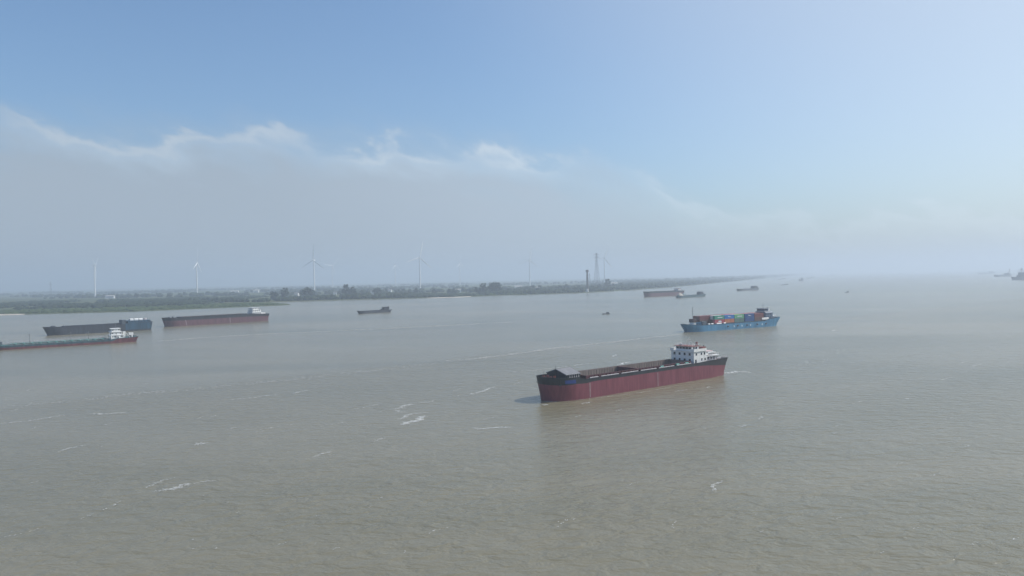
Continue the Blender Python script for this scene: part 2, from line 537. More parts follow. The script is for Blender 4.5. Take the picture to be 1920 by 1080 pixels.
# ------------------------------------------------------------------ ships
class Hull:
    def __init__(s, L, B, z_mid, z_bow, z_stern, rake=3.0, over=4.0, fore=12.0, aft=16.0, paint=0.75,
                 bow_len=(16, 11), p=2.3, st=(0.74, 0.88)):
        s.__dict__.update(L=L, B=B, zm=z_mid, zb=z_bow, zs=z_stern, rake=rake, over=over, fore=fore, aft=aft,
                          paint=paint if callable(paint) else (lambda u: paint), bl=bow_len, p=p, st=st)
        s.us = [0.5 - 0.5 * math.cos(math.pi * i / 44) for i in range(45)]

    def top(s, u):
        x = u * s.L
        a = min(max((x - (s.L - s.fore * 1.25)) / (s.fore * 0.5), 0), 1)
        b = min(max((s.aft * 1.1 - x) / (s.aft * 0.35), 0), 1)
        a, b = a * a * (3 - 2 * a), b * b * (3 - 2 * b)
        tip = max(0, (x - (s.L - s.fore)) / s.fore) ** 2
        tail = max(0, (s.aft - x) / s.aft) ** 2
        return s.zm + (s.zb - s.zm) * (0.65 * a + 0.35 * tip) + (s.zs - s.zm) * (0.6 * b + 0.4 * tail)

    def point(s, u, z):
        w = min(max(z / s.zm, 0), 1.3)
        xb = s.L + s.rake * w
        xs = -s.over * w ** 2.2
        x = xs + u * (xb - xs)
        bl = s.bl[0] + (s.bl[1] - s.bl[0]) * min(w, 1)
        d = min(max((xb - x) / bl, 0), 1)
        fb = max(0.0, 1 - (1 - d) ** s.p) ** (1 / s.p)
        e = min(max((x - xs) / 14.0, 0), 1)
        lo = s.st[0] + (s.st[1] - s.st[0]) * min(w, 1)
        fs = lo + (1 - lo) * (1 - (1 - e) ** 2)
        return x, s.B / 2 * min(fb, fs), z

    def strip(s, lev):
        """shell between height functions lev[0](u) ... lev[-1](u), both sides, ends closed"""
        mb = MB()
        n = len(s.us)
        for sg in (1, -1):
            vs, fs = [], []
            for f in lev:
                for u in s.us:
                    x, y, z = s.point(u, f(u))
                    vs.append((x, sg * y, z))
            for k in range(len(lev) - 1):
                for i in range(n - 1):
                    fs.append((k * n + i, k * n + i + 1, (k + 1) * n + i + 1, (k + 1) * n + i))
            mb.add(vs, fs)
        tv, tf = [], []
        for f in lev:
            x, y, z = s.point(0, f(0))
            tv += [(x, y, z), (x, -y, z)]
        for k in range(len(lev) - 1):
            tf.append((2 * k, 2 * k + 1, 2 * k + 3, 2 * k + 2))
        return mb.add(tv, tf)

    def lower(s):
        return s.strip([(lambda u, k=k: -1.2 + (s.top(u) * s.paint(u) + 1.2) * k / 4) for k in range(5)])

    def upper(s):
        return s.strip([(lambda u, k=k: s.top(u) * (s.paint(u) + (1 - s.paint(u)) * k / 2)) for k in range(3)])

    def rim(s, w=0.25):
        """flat capping rail along the top edge"""
        mb = MB()
        for sg in (1, -1):
            vs, fs = [], []
            for u in s.us:
                z = s.top(u)
                x, y, _ = s.point(u, z)
                for dy, dz in ((0.08, 0.10), (-w, 0.10), (-w, -0.12), (0.08, -0.12)):
                    vs.append((x, sg * max(y + dy, 0.0), z + dz))
            for i in range(len(s.us) - 1):
                for k in range(4):
                    fs.append((i * 4 + k, i * 4 + (k + 1) % 4, i * 4 + 4 + (k + 1) % 4, i * 4 + 4 + k))
            mb.add(vs, fs)
        return mb

    def deck(s, drop, holes=(), yh=0.0):
        mb = MB()
        us = sorted(set(s.us) | {h / s.L for hh in holes for h in hh})
        for a, b in zip(us[:-1], us[1:]):
            q = []
            for u in (a, b):
                z = s.top(u) - drop
                x, y, z = s.point(u, z)
                q.append((x, max(y - 0.12, 0), z))
            (xa, ya, za), (xb_, yb, zb) = q
            xm = (a + b) / 2 * s.L
            if any(h0 < xm < h1 for h0, h1 in holes):
                for sg in (1, -1):
                    mb.add([(xa, sg * yh, za), (xb_, sg * yh, zb), (xb_, sg * yb, zb), (xa, sg * ya, za)], [(0, 1, 2, 3)])
            else:
                mb.add([(xa, -ya, za), (xb_, -yb, zb), (xb_, yb, zb), (xa, ya, za)], [(0, 1, 2, 3)])
        return mb


def pose(bow, stern, B, corner=0.37):
    """root at the stern on the water line; bow and stern are waterline pixels in the photograph"""
    pb, ps = at(*bow), at(*stern)
    d = (pb - ps).normalized()
    nrm = Vector((-d.y, d.x, 0))
    if nrm.dot(ps) < 0:
        nrm = -nrm
    ps = ps + nrm * B * corner
    d = pb - ps
    return ps, math.atan2(d.y, d.x), d.length


def railing(mb, pts, h=1.0, step=1.6, r=0.045):
    for a, b in zip(pts[:-1], pts[1:]):
        a, b = Vector(a), Vector(b)
        n = max(1, int((b - a).length / step))
        for k in range(n + 1):
            p = a.lerp(b, k / n)
            mb.tube(p, p + Vector((0, 0, h)), r, n=4)
        for hh in (h, h * 0.55):
            mb.tube(a + Vector((0, 0, hh)), b + Vector((0, 0, hh)), r, n=4)


def window_mesh(w, h):
    """frame standing proud with the dark pane inside, facing +x"""
    mb = MB()
    mb.box(-0.02, 0.035, -w / 2, w / 2, -h / 2, h / 2)
    return mb


def windows(parent, spots, w, h, m=M_GLASS):
    """spots: (x, y, z, facing angle); each pane an object sharing one mesh, with its sill"""
    first = None
    for (x, y, z, a) in spots:
        if first is None:
            first = window_mesh(w, h).build('window', m, parent)
            o = first
        else:
            o = copy_part(first, parent)
        o.location = (x, y, z)
        o.rotation_euler = (0, 0, a)
        yield o


def open_hold(root, H, x0, x1, yh, ztop, zfloor, splits, mc, mh, ribs=True):
    zt = ztop
    mb = MB()
    th = 0.28
    mb.box(x0, x1, yh, yh + th, zfloor, zt)
    mb.box(x0, x1, -yh - th, -yh, zfloor, zt)
    mb.box(x0 - th, x0, -yh - th, yh + th, zfloor, zt)
    mb.box(x1, x1 + th, -yh - th, yh + th, zfloor, zt)
    c = mb.build('coaming', mc, root)
    # coaming stays along the outside
    st = MB()
    k = x0 + 1.0
    while k < x1:
        for sg in (1, -1):
            st.box(k, k + 0.12, sg * (yh + th) if sg > 0 else -(yh + th + 0.45), (yh + th + 0.45) if sg > 0 else -(yh + th), H.zm - 1.0, zt - 0.25)
        k += 2.1
    tag(st.build('coaming_stay', mc, c), kind='stuff')
    lin = MB()
    lin.box(x0 + 0.01, x1 - 0.01, yh - 0.06, yh - 0.005, zfloor, zt - 0.06)
    lin.box(x0 + 0.01, x1 - 0.01, -yh + 0.005, -yh + 0.06, zfloor, zt - 0.06)
    lin.box(x0 + 0.01, x0 + 0.06, -yh + 0.07, yh - 0.07, zfloor, zt - 0.06)
    lin.box(x1 - 0.06, x1 - 0.01, -yh + 0.07, yh - 0.07, zfloor, zt - 0.06)
    if ribs:
        k = x0 + 1.2
        while k < x1 - 0.6:
            lin.box(k, k + 0.14, -yh + 0.06, -yh + 0.16, zfloor, zt - 0.2)
            lin.box(k, k + 0.14, yh - 0.28, yh - 0.06, zfloor, zt - 0.12)
            k += 1.5
    lin.build('hold_lining', mh, root)
    MB().box(x0, x1, -yh, yh, zfloor - 0.3, zfloor).build('hold_floor', mh, root)
    for sx in splits:
        MB().box(sx - 0.5, sx + 0.5, -yh + 0.2, yh - 0.2, zfloor, zt - 0.05).build('bulkhead', mc, root)
    return c


def big_carrier():
    B = 15.0
    loc, rz, L = pose((1022, 751.5), (1356, 702.8), B)
    root = thing('bulk_carrier', 'empty bulk carrier with dark red hull, black topsides and open holds, low white wheelhouse aft', 'ship', loc, rz)
    H = Hull(L, B, 7.2, 8.9, 7.6, rake=1.3, over=1.7, fore=12, aft=20, bow_len=(17, 12), p=2.5,
             paint=lambda u: 0.84 - 0.26 * max(0, (0.22 - u) / 0.22) - 0.15 * min(1, max(0, (u - 0.82) / 0.1)))
    H.lower().build('hull', M_RED, root, smooth=True)
    H.upper().build('topsides', M_BLACK, root, smooth=True)
    H.rim().build('rubbing_rail', M_BLACK, root)
    hx0, hx1, yh, zt = 23.5, L - 15.5, 5.7, 8.2
    H.deck(0.9, [(hx0, hx1)], yh + 0.28).build('deck', M_DECK, root)
    open_hold(root, H, hx0, hx1, yh, zt, 1.6, [hx0 + (hx1 - hx0) * 0.53], M_COAM, M_HOLD)
    # deck pipes along both sides
    for sg in (1, -1):
        seg = hx0 + 1.0
        k = 0
        while seg < hx1 - 2:
            ln = min(9.5, hx1 - 1 - seg)
            mb = MB().tube((seg, sg * 6.72, 7.38), (seg + ln, sg * 6.72, 7.38), 0.17, n=8)
            for q in (0.1, 0.5, 0.9):
                mb.box(seg + ln * q - 0.1, seg + ln * q + 0.1, sg * 6.72 - 0.12, sg * 6.72 + 0.12, 6.25, 7.2)
            mb.build('deck_pipe', M_PIPE, root)
            seg += ln + 1.6
            k += 1
    # green winches and vents on the side deck
    for x in (hx0 + 3.5, hx0 + 9.5, hx0 + 19.5):
        mb = MB()
        mb.box(x - 1.3, x + 1.3, 6.15, 6.6, 6.3, 7.5)
        mb.tube((x - 1.0, 6.38, 7.62), (x + 1.0, 6.38, 7.62), 0.42, n=10)
        mb.build('deck_winch', M_GREEN, root)
    # draught marks: painted plates on the side
    for u in (0.465, 0.845):
        vs, fs = [], []
        for i in range(7):
            z = 0.3 + i * (H.top(u) * 0.80 - 0.3) / 6
            uu = u
            for _ in range(4):
                uu += (u * L - H.point(uu, z)[0]) / L
            x, y, z = H.point(uu, z)
            vs += [(x - 0.10, y + 0.04, z), (x + 0.10, y + 0.04, z)]
        for i in range(6):
            fs.append((2 * i, 2 * i + 1, 2 * i + 3, 2 * i + 2))
        MB().add(vs, fs).build('draught_mark', M_PIPE, root)
    # blue painted name patch on the port bow
    vs, fs = [], []
    for i in range(8):
        u = 0.905 + 0.045 * i / 7
        for zz in (0.75, 0.90):
            x, y, z = H.point(u, H.top(u) * zz)
            nx, ny = 0.35, 0.94
            vs.append((x + nx * 0.06, y + ny * 0.06, z))
    for i in range(7):
        fs.append((2 * i, 2 * i + 2, 2 * i + 3, 2 * i + 1))
    MB().add(vs, fs).build('name_patch', M_BLUE, root)
    # forecastle: gabled shelter, anchors, bollards, jack staff
    zf = H.zb - 1.0
    sx0, sx1 = L - 13.0, L - 5.6
    sh = MB()
    zr = zf + 1.15
    for sg in (1, -1):
        sh.prism([(0.0, zr + 1.85), (0.0, zr + 2.05), (sg * 5.6, zr + 0.32), (sg * 5.6, zr + 0.12)], 'x', sx0, sx1)
    roof = sh.build('shelter_roof', M_ROOF, root)
    rd = MB()
    for k in range(6):
        x = sx0 + 0.3 + k * (sx1 - sx0 - 0.6) / 5
        for sg in (1, -1):
            rd.tube((x, 0, zr + 2.08), (x, sg * 5.6, zr + 0.35), 0.05, n=4)
    rd.build('roof_seam', M_ROOF, roof)
    gb = MB()
    gb.prism([(-5.6, zr + 0.10), (5.6, zr + 0.10), (0, zr + 1.86)], 'x', sx1 - 0.12, sx1 + 0.06)
    gb.build('gable_panel', M_BLACK, root)
    wl = MB()
    wl.box(sx0, sx1 - 0.2, -5.2, 5.2, zf - 0.4, zr + 0.1)
    wl.build('shelter_wall', mat('shelter_dark', (0.03, 0.034, 0.038), 0.7, 0.2, 0.5), root)
    first = None
    for k in range(5):
        x = sx0 + 0.9 + k * 1.1
        if first is None:
            first = MB().box(-0.18, 0.18, -0.03, 0.06, -0.5, 0.5).build('shelter_post', M_PIPE, root)
            o = first
        else:
            o = copy_part(first, root)
        o.location = (x, 5.24, zr - 0.45)
    for sg in (1, -1):
        for x in (L - 3.2, L - 1.2):
            mb = MB()
            for dx in (-0.35, 0.35):
                mb.tube((x + dx, sg * 1.9, zf - 0.2), (x + dx, sg * 1.9, zf + 0.9), 0.2, n=8)
                mb.tube((x + dx, sg * 1.9, zf + 0.9), (x + dx, sg * 1.9, zf + 1.0), 0.28, n=8)
            mb.box(x - 0.7, x + 0.7, sg * 1.9 - 0.3, sg * 1.9 + 0.3, zf - 0.25, zf - 0.05)
            mb.build('bollard', M_TRIM, root)
        x, y, z = H.point(0.968, H.zb * 0.74)
        mb = MB()
        mb.tube((x, sg * (y + 0.25), z + 1.0), (x, sg * (y + 0.2), z - 0.6), 0.13, n=6)
        mb.prism([(-0.8, 0.35), (-0.6, -0.05), (0, -0.3), (0.6, -0.05), (0.8, 0.35), (0, 0.0)], 'y', -0.12, 0.12)
        a = mb.build('anchor', M_BLACK, root)
        a.data.transform(Matrix.Identity(4))
        for v in a.data.vertices:
            if abs(v.co.x) < 2 and abs(v.co.y) < 0.2:
                v.co += Vector((x, sg * (y + 0.22), z - 0.6))
    MB().tube((L + 0.4, 0, zf - 0.2), (L + 0.4, 0, zf + 3.1), 0.07, 0.04, 6).build('jack_staff', M_BLACK, root)
    MB().tube((sx1 + 0.25, 0, zf - 0.3), (sx1 + 0.25, 0, zr + 3.6), 0.11, 0.06, 6).build('foremast', M_BLACK, root)
    # --- accommodation aft
    zd = 6.5
    fx, ax, yw = 21.6, 12.6, 6.1
    t1, t2, t3 = zd + 3.0, zd + 5.4, zd + 7.45
    acc = MB()
    acc.box(ax, fx, -yw, yw, zd - 0.3, t1)
    acc.box(ax + 0.6, fx - 0.02, -yw + 0.02, yw - 0.02, t1, t2)
    acc.build('superstructure', M_WHITE, root)
    low = MB()
    low.box(3.4, ax - 0.02, -4.3, 4.3, zd - 0.3, t1 - 0.45)
    low.build('aft_house', M_WHITE, root)
    MB().box(2.6, ax + 0.5, -5.4, 5.4, t1 - 0.45, t1 - 0.25).build('boat_deck', M_WHITE, root)
    MB().box(5.4, ax + 0.3, -4.0, 4.0, t2 - 0.9, t2 - 0.72).build('awning', mat('awning_pink', (0.55, 0.42, 0.42), 0.8, 0.08, 0.6), root)
    for x in (5.6, 8.0, 10.4):
        for sg in (1, -1):
            MB().tube((x, sg * 3.8, t1 - 0.25), (x, sg * 3.8, t2 - 0.9), 0.07, n=6).build('awning_post', M_WHITE, root)
    br = MB()
    br.box(ax + 3.4, fx - 1.0, -4.3, 4.3, t2 + 0.12, t3)
    bridge = br.build('wheelhouse', M_WHITE, root)
    MB().box(ax + 0.2, fx + 0.35, -yw - 0.35, yw + 0.35, t2, t2 + 0.12).build('bridge_deck', M_WHITE, root)
    MB().box(ax + 2.8, fx - 0.4, -4.9, 4.9, t3, t3 + 0.16).build('wheelhouse_roof', M_TRIM, root)
    for sg in (1, -1):
        rl = MB()
        rl.prism([(sg * 4.45, t2 + 0.12), (sg * 6.4, t2 + 0.12), (sg * 6.4, t2 + 1.15), (sg * 4.45, t2 + 1.15)], 'x', fx + 0.15, fx + 0.25)
        rl.box(ax + 0.5, fx + 0.14, sg * 6.35 - 0.05, sg * 6.35 + 0.05, t2 + 0.12, t2 + 1.1)
        rl.build('bridge_wing', M_WHITE, root)
    fr = MB()
    railing(fr, [(2.9, 5.2, t1 - 0.25), (ax + 0.2, 5.2, t1 - 0.25)])
    railing(fr, [(2.9, 5.2, t1 - 0.25), (2.9, -5.2, t1 - 0.25), (ax + 0.2, -5.2, t1 - 0.25)])
    railing(fr, [(fx - 0.7, 4.7, t3 + 0.16), (ax + 3.2, 4.7, t3 + 0.16), (ax + 3.2, -4.7, t3 + 0.16), (fx - 0.7, -4.7, t3 + 0.16), (fx - 0.7, 4.7, t3 + 0.16)], 0.9)
    tag(fr.build('railing', M_WHITE, root), kind='stuff')
    spots = []
    for z in (zd + 1.75, t1 + 1.25):
        for y in (-4.2, -1.5, 1.2, 3.9):
            spots.append((fx + 0.01, y, z, 0))
    list(windows(root, spots, 0.95, 1.05))
    list(windows(root, [(x, yw + 0.01, z, math.pi / 2) for x in (19.9, 16.4, 14.2) for z in (t1 + 1.25,)], 0.85, 0.95))
    list(windows(root, [(16.2, yw + 0.01, zd + 1.8, math.pi / 2), (13.9, yw + 0.01, zd + 1.8, math.pi / 2)], 0.85, 0.95))
    list(windows(root, [(x, 4.31, zd + 1.5, math.pi / 2) for x in (11.2, 9.2, 7.2, 5.2)], 0.9, 1.0))
    list(windows(bridge, [(fx - 0.99, y, t3 - 0.72, 0) for y in (-3.3, -1.65, 0, 1.65, 3.3)], 1.35, 0.85))
    list(windows(bridge, [(x, 4.31, t3 - 0.72, math.pi / 2) for x in (19.2, 17.6)], 1.1, 0.85))
    d = MB().box(-0.45, 0.45, -0.02, 0.06, 0, 1.9)
    dr = d.build('door', M_GLASS, root)
    dr.location = (20.3, yw + 0.01, zd + 0.1)
    MB().box(0.24, 0.34, 0.06, 0.12, 0.9, 1.05).build('handle', M_PIPE, dr)
    # funnel, mast, lifeboat, aft gear
    fn = MB()
    fn.prism([(6.4, -1.0), (8.6, -1.0), (8.6, 1.0), (6.4, 1.0)], 'z', t2 - 0.7, t2 + 0.9)
    fun = fn.build('funnel', M_TRIM, root)
    MB().tube((7.1, 0.4, t2 + 0.9), (7.0, 0.4, t2 + 1.5), 0.22, n=8).build('exhaust_pipe', M_BLACK, fun)
    ms = MB()
    ms.tube((17.0, 0, t3 + 0.16), (17.0, 0, t3 + 3.2), 0.13, 0.07, 8)
    ms.tube((17.0, -1.4, t3 + 1.9), (17.0, 1.4, t3 + 1.9), 0.05, n=6)
    ms.box(16.9, 17.1, -0.9, 0.9, t3 + 2.5, t3 + 2.62)
    ms.build('radar_mast', M_WHITE, root)
    MB().tube((15.9, 3.3, t3 + 0.16), (15.9, 3.3, t3 + 1.7), 0.55, 0.45, 10).build('ventilator', M_TRIM, root)
    MB().box(18.2, 19.6, -3.2, -1.6, t3 + 0.16, t3 + 0.8).build('life_raft', M_PIPE, root)
    lb = MB()
    sec = [(-0.9, 0.5), (0.9, 0.5), (0.75, -0.1), (0.3, -0.55), (-0.3, -0.55), (-0.75, -0.1)]
    rings = [(-2.6, 0.15), (-2.0, 0.75), (-0.8, 1.0), (0.8, 1.0), (2.0, 0.75), (2.6, 0.15)]
    vs, fs = [], []
    for x, k in rings:
        vs += [(7.4 + x, 4.9 + a * k, t1 + 0.75 + b * (0.6 + 0.4 * k)) for a, b in sec]
    for i in range(5):
        for k in range(6):
            fs.append((i * 6 + k, i * 6 + (k + 1) % 6, i * 6 + 6 + (k + 1) % 6, i * 6 + 6 + k))
    fs += [tuple(range(6)), tuple(range(30, 36))]
    MB().add(vs, fs).build('lifeboat', M_WHITE, root)
    for x, y in ((2.2, 4.6), (0.6, 4.2), (0.6, -4.2)):
        mb = MB().tube((x, y, zd - 0.2), (x, y, zd + 0.9), 0.3, n=8)
        mb.tube((x, y, zd + 0.9), (x + 0.3, y, zd + 1.3), 0.4, 0.5, 8)
        mb.build('ventilator', M_WHITE, root)
    sr = MB()
    pts = []
    for u in (0.16, 0.1, 0.05, 0.0):
        x, y, z = H.point(u, H.top(u))
        pts.append((x + 0.1, y - 0.15, z))
    railing(sr, pts, 0.9)
    railing(sr, [pts[-1], (pts[-1][0], -pts[-1][1], pts[-1][2])], 0.9)
    tag(sr.build('stern_railing', M_PIPE, root), kind='stuff')
    return root


big_carrier()


# ------------------------------------------------------------------ container ship and its boxes
def container_ship():
    B = 14.5
    loc, rz, L = pose((1287, 622.3), (1455, 611.0), B)
    root = thing('container_ship', 'light blue container ship with stacked boxes and wheelhouse at the stern', 'ship', loc, rz)
    H = Hull(L, B, 5.0, 6.1, 7.6, rake=3.2, over=2.0, fore=9, aft=16, paint=0.84, bow_len=(15, 11))
    H.lower().build('hull', M_BHULL, root, smooth=True)
    H.upper().build('bulwark', M_BHULL, root, smooth=True)
    H.rim(0.3).build('rubbing_rail', mat('dark_blue_rail', (0.02, 0.05, 0.085), 0.5, 0.2, 0.5), root)
    H.deck(0.8).build('deck', M_SHIPGREY, root)
    zc = 5.6
    MB().box(16.0, L - 16.5, -5.9, 6.35, 3.9, zc).build('hatch_cover', M_SHIPTEAL, root)
    # white marks along the side
    for u in (0.20, 0.34, 0.44, 0.53):
        vs = []
        for du, z0 in ((-0.006, 1.7), (0.006, 1.7), (0.006, 3.2), (-0.006, 3.2)):
            x, y, z = H.point(u + du, z0)
            vs.append((x, y + 0.05, z))
        MB().add(vs, [(0, 1, 2, 3)]).build('side_mark', mat('pale_blue_mark', (0.5, 0.62, 0.7), 0.6, 0.1, 0.6), root)
    for u in (0.155, 0.26, 0.38, 0.49, 0.6):
        x, y, z = H.point(u, 2.8)
        MB().tube((x - 0.55, y + 0.25, z), (x + 0.55, y + 0.25, z), 0.55, n=10).build('tyre_fender', M_BLACK, root)
    # bow: windlass house, mast, side gear
    zf = 5.2
    MB().box(L - 8.2, L - 5.6, -2.2, 2.2, zf - 0.3, zf + 2.0).build('forward_store', M_WHITE, root)
    MB().box(L - 8.5, L - 5.3, -2.5, 2.5, zf + 2.0, zf + 4.6).build('forward_house', mat('brown_house', (0.075, 0.045, 0.045), 0.7, 0.2, 0.5), root)
    m = MB().tube((L - 7.0, 0, zf + 4.6), (L - 7.0, 0, zf + 14.0), 0.22, 0.14, 6)
    m.tube((L - 7.0, -1.0, zf + 10.5), (L - 7.0, 1.0, zf + 10.5), 0.06, n=4)
    m.build('foremast', M_STEEL, root)
    MB().box(L - 15.2, L - 10.6, -3.0, 4.6, zf - 0.3, zf + 1.8).build('windlass_deck_house', M_BHULL, root)
    MB().box(L - 16.2, L - 12.0, 2.0, 5.6, zf - 0.5, zf + 2.6).build('deck_locker', M_SHIPGREY, root)
    for x, ln in ((L - 19.0, 1.8), (L - 22.6, 2.2), (L - 31.5, 5.2), (L - 36.5, 2.4), (10.5, 8.0)):
        z = H.top(max(x, 0) / L) - 0.1
        MB().prism([(5.85, z - 0.6), (6.75, z - 0.6), (6.75, z + 0.7), (6.5, z + 1.0), (6.1, z + 1.0), (5.85, z + 0.7)], 'x', x, x + ln).build('white_locker', M_WHITE, root)
    # accommodation
    zd = 6.6
    mh = mat('blue_grey_house', (0.10, 0.14, 0.21), 0.6, 0.15, 0.5)
    acc = MB()
    acc.prism([(-5.6, zd - 0.6), (5.6, zd - 0.6), (5.6, zd + 4.9), (4.6, zd + 5.9), (-4.6, zd + 5.9), (-5.6, zd + 4.9)], 'x', 4.4, 13.0)
    house = acc.build('superstructure', mh, root)
    MB().box(6.6, 13.6, -4.9, 4.9, zd + 5.9, zd + 6.1).build('bridge_deck', M_WHITE, root)
    wh = MB().box(7.6, 12.6, -3.9, 3.9, zd + 6.1, zd + 8.3).build('wheelhouse', mh, root)
    MB().box(7.0, 13.3, -4.5, 4.5, zd + 8.3, zd + 8.5).build('wheelhouse_roof', mat('blue_grey_roof', (0.14, 0.16, 0.2), 0.6, 0.1, 0.5), root)
    list(windows(wh, [(12.61, y, zd + 7.5, 0) for y in (-3.0, -1.5, 0, 1.5, 3.0)], 1.2, 0.8))
    list(windows(wh, [(x, 3.91, zd + 7.5, math.pi / 2) for x in (11.5, 9.8)], 1.2, 0.8))
    list(windows(house, [(x, 5.61, z, math.pi / 2) for x in (11.6, 9.4, 7.2) for z in (zd + 1.3, zd + 3.8)], 0.9, 0.9))
    mm = MB().tube((9.5, 0, zd + 8.5), (9.5, 0, zd + 13.2), 0.16, 0.08, 6)
    mm.tube((9.5, -1.5, zd + 11.0), (9.5, 1.5, zd + 11.0), 0.07, n=4)
    mm.build('radar_mast', M_STEEL, root)
    fn = MB().box(3.2, 5.6, -1.4, 1.4, zd + 5.0, zd + 8.2).build('funnel', M_WHITE, root)
    MB().tube((4.4, 0, zd + 8.2), (4.2, 0, zd + 9.0), 0.35, n=8).build('exhaust_pipe', M_BLACK, fn)
    MB().box(-1.0, 4.3, -4.6, 4.6, zd + 2.2, zd + 2.4).build('aft_awning', M_WHITE, root)
    rl = MB()
    railing(rl, [(-2.4, 4.8, zd + 0.6), (4.2, 5.4, zd + 0.6)], 1.0)
    railing(rl, [(-0.9, 4.5, zd + 2.4), (4.0, 4.5, zd + 2.4)], 1.0)
    tag(rl.build('railing', M_WHITE, root), kind='stuff')
    # ---- boxes
    cl, cw, ch = 10.6, 2.44, 3.05
    cols = {'green': (0.05, 0.24, 0.17), 'red': (0.33, 0.065, 0.085), 'blue': (0.025, 0.15, 0.40), 'orange': (0.42, 0.15, 0.07),
            'grey green': (0.10, 0.17, 0.155), 'dark blue': (0.02, 0.07, 0.20), 'maroon': (0.16, 0.055, 0.055), 'brown': (0.13, 0.07, 0.06),
            'light green': (0.12, 0.34, 0.18), 'yellow': (0.48, 0.34, 0.09), 'white': (0.62, 0.63, 0.63)}
    cols = {k: tuple(min(0.8, c * 1.3) for c in v) for k, v in cols.items()}
    protos = {}

    def make_box(cname):
        m = mat('container_' + cname.replace(' ', '_'), cols[cname], 0.55, 0.12, 0.5, streak=True)
        mb = MB()
        mb.box(0.05, cl - 0.05, -cw / 2 + 0.05, cw / 2 - 0.05, 0.03, ch - 0.03)
        k = 0.45
        while k < cl - 0.4:                                   # corrugation ribs
            for sg in (1, -1):
                mb.box(k, k + 0.3, min(sg * (cw / 2 - 0.06), sg * (cw / 2 - 0.015)), max(sg * (cw / 2 - 0.06), sg * (cw / 2 - 0.015)), 0.2, ch - 0.2)
            k += 0.62
        body = mb
        fr = MB()
        for x in (0, cl - 0.16):
            for y in (-cw / 2, cw / 2 - 0.16):
                fr.box(x, x + 0.16, y, y + 0.16, 0, ch)
        for y in (-cw / 2 + 0.004, cw / 2 - 0.156):
            for z in (0.004, ch - 0.16):
                fr.box(0.17, cl - 0.17, y, y + 0.15, z, z + 0.15)
        dr = []
        for sg in (1, -1):
            d_ = MB().box(cl - 0.06, cl + 0.01, min(sg * 0.04, sg * 1.04), max(sg * 0.04, sg * 1.04), 0.2, ch - 0.2)
            for yy in (0.3, 0.75):
                d_.tube((cl + 0.03, sg * yy, 0.25), (cl + 0.03, sg * yy, ch - 0.25), 0.03, n=4)
            dr.append(d_)
        rootc = thing('container', '', 'container')
        body.build('box_body', m, rootc)
        fr.build('corner_frame', m, rootc)
        for d_ in dr:
            d_.build('door', m, rootc)
        return rootc

    def swoosh(parent, kind):
        """white maker's mark painted on the port side"""
        y = cw / 2 + 0.02
        mb = MB()
        if kind == 'streak':
            mb.add([(3.2, y, 1.2), (6.2, y, 1.35), (7.4, y, 2.0), (6.4, y, 2.1), (4.6, y, 1.7)], [(0, 1, 2, 3, 4)])
        elif kind == 'bar':
            mb.add([(2.2, y, 1.15), (7.6, y, 1.15), (7.6, y, 1.85), (2.2, y, 1.85)], [(0, 1, 2, 3)])
        else:
            mb.add([(3.4, y, 0.9), (6.6, y, 0.9), (7.0, y, 1.5), (6.0, y, 2.1), (4.2, y, 2.1), (3.2, y, 1.5)], [(0, 1, 2, 3, 4, 5)])
        mb.build('painted_mark', mat('mark_white', (0.66, 0.70, 0.72), 0.6, 0.06, 1.0), parent)

    ship_m = Matrix.Translation(loc) @ Matrix.Rotation(rz, 4, 'Z')

    def place(cname, x, row, tier, label, group=None, mark=None):
        if cname not in protos:
            protos[cname] = make_box(cname)
            o = protos[cname]
            used_first.add(cname)
        else:
            o = copy_tree(clean[cname])
        p = ship_m @ Vector((x, 5.1 - row * (cw + 0.06), zc + tier * (ch + 0.03)))
        o.location = p
        o.rotation_euler = (0, 0, rz)
        if 'group' in o:
            del o['group']
        tag(o, label, 'container', group)
        if mark:
            swoosh(o, mark)
        return o

    used_first, clean = set(), {}
    bay = [16.4 + k * (cl + 0.55) for k in range(5)]
    for k in range(2, 5):
        bay[k] += 0.9
    bays = list(reversed(bay))                                 # bow first
    xb = bays[0] + cl + 0.6                                    # short foremost bay, inboard only
    plan = []
    near = [('green', 'bar', 'red', 'patch'), ('blue', 'streak', 'orange', None), ('light green', 'bar', 'grey green', None),
            ('dark blue', 'streak', 'dark blue', None), ('maroon', None, 'brown', None)]
    where = ['foremost outer stack', 'second outer stack from the bow', 'middle outer stack behind the gap', 'outer stack one before the wheelhouse',
             'outer stack touching the wheelhouse']
    for k, (a, ma, b, mb_) in enumerate(near):
        plan.append((b, bays[k], 0, 0, '%s container %sin the lower tier of the %s' % (b, 'with white mark ' if mb_ else '', where[k]), None, mb_))
        plan.append((a, bays[k], 0, 1, '%s container %son top of the %s' % (a, 'with white mark ' if ma else '', where[k]), None, ma))
    NTH = ['first', 'second', 'third', 'fourth', 'fifth']
    inner = [['white', 'maroon', 'brown', 'maroon'], ['maroon', 'red', 'brown', 'maroon'], ['yellow', 'orange', 'red', 'maroon'],
             ['maroon', 'orange', 'brown', 'blue'], ['maroon', 'brown', 'red', 'brown']]
    for k, rowc in enumerate(inner):
        for r_, c_ in enumerate(rowc):
            plan.append((c_, bays[k], r_ + 1, 1, '%s top tier container, %s row inboard of the %s' % (c_, NTH[r_], where[k]), 'inner containers of the top tier', None))
            if k == 0:
                plan.append(('maroon' if r_ % 2 else 'brown', bays[k], r_ + 1, 0,
                             '%s lower tier container, %s row inboard of the %s' % ('maroon' if r_ % 2 else 'brown', NTH[r_], where[k]),
                             'inner containers of the lower tier', None))
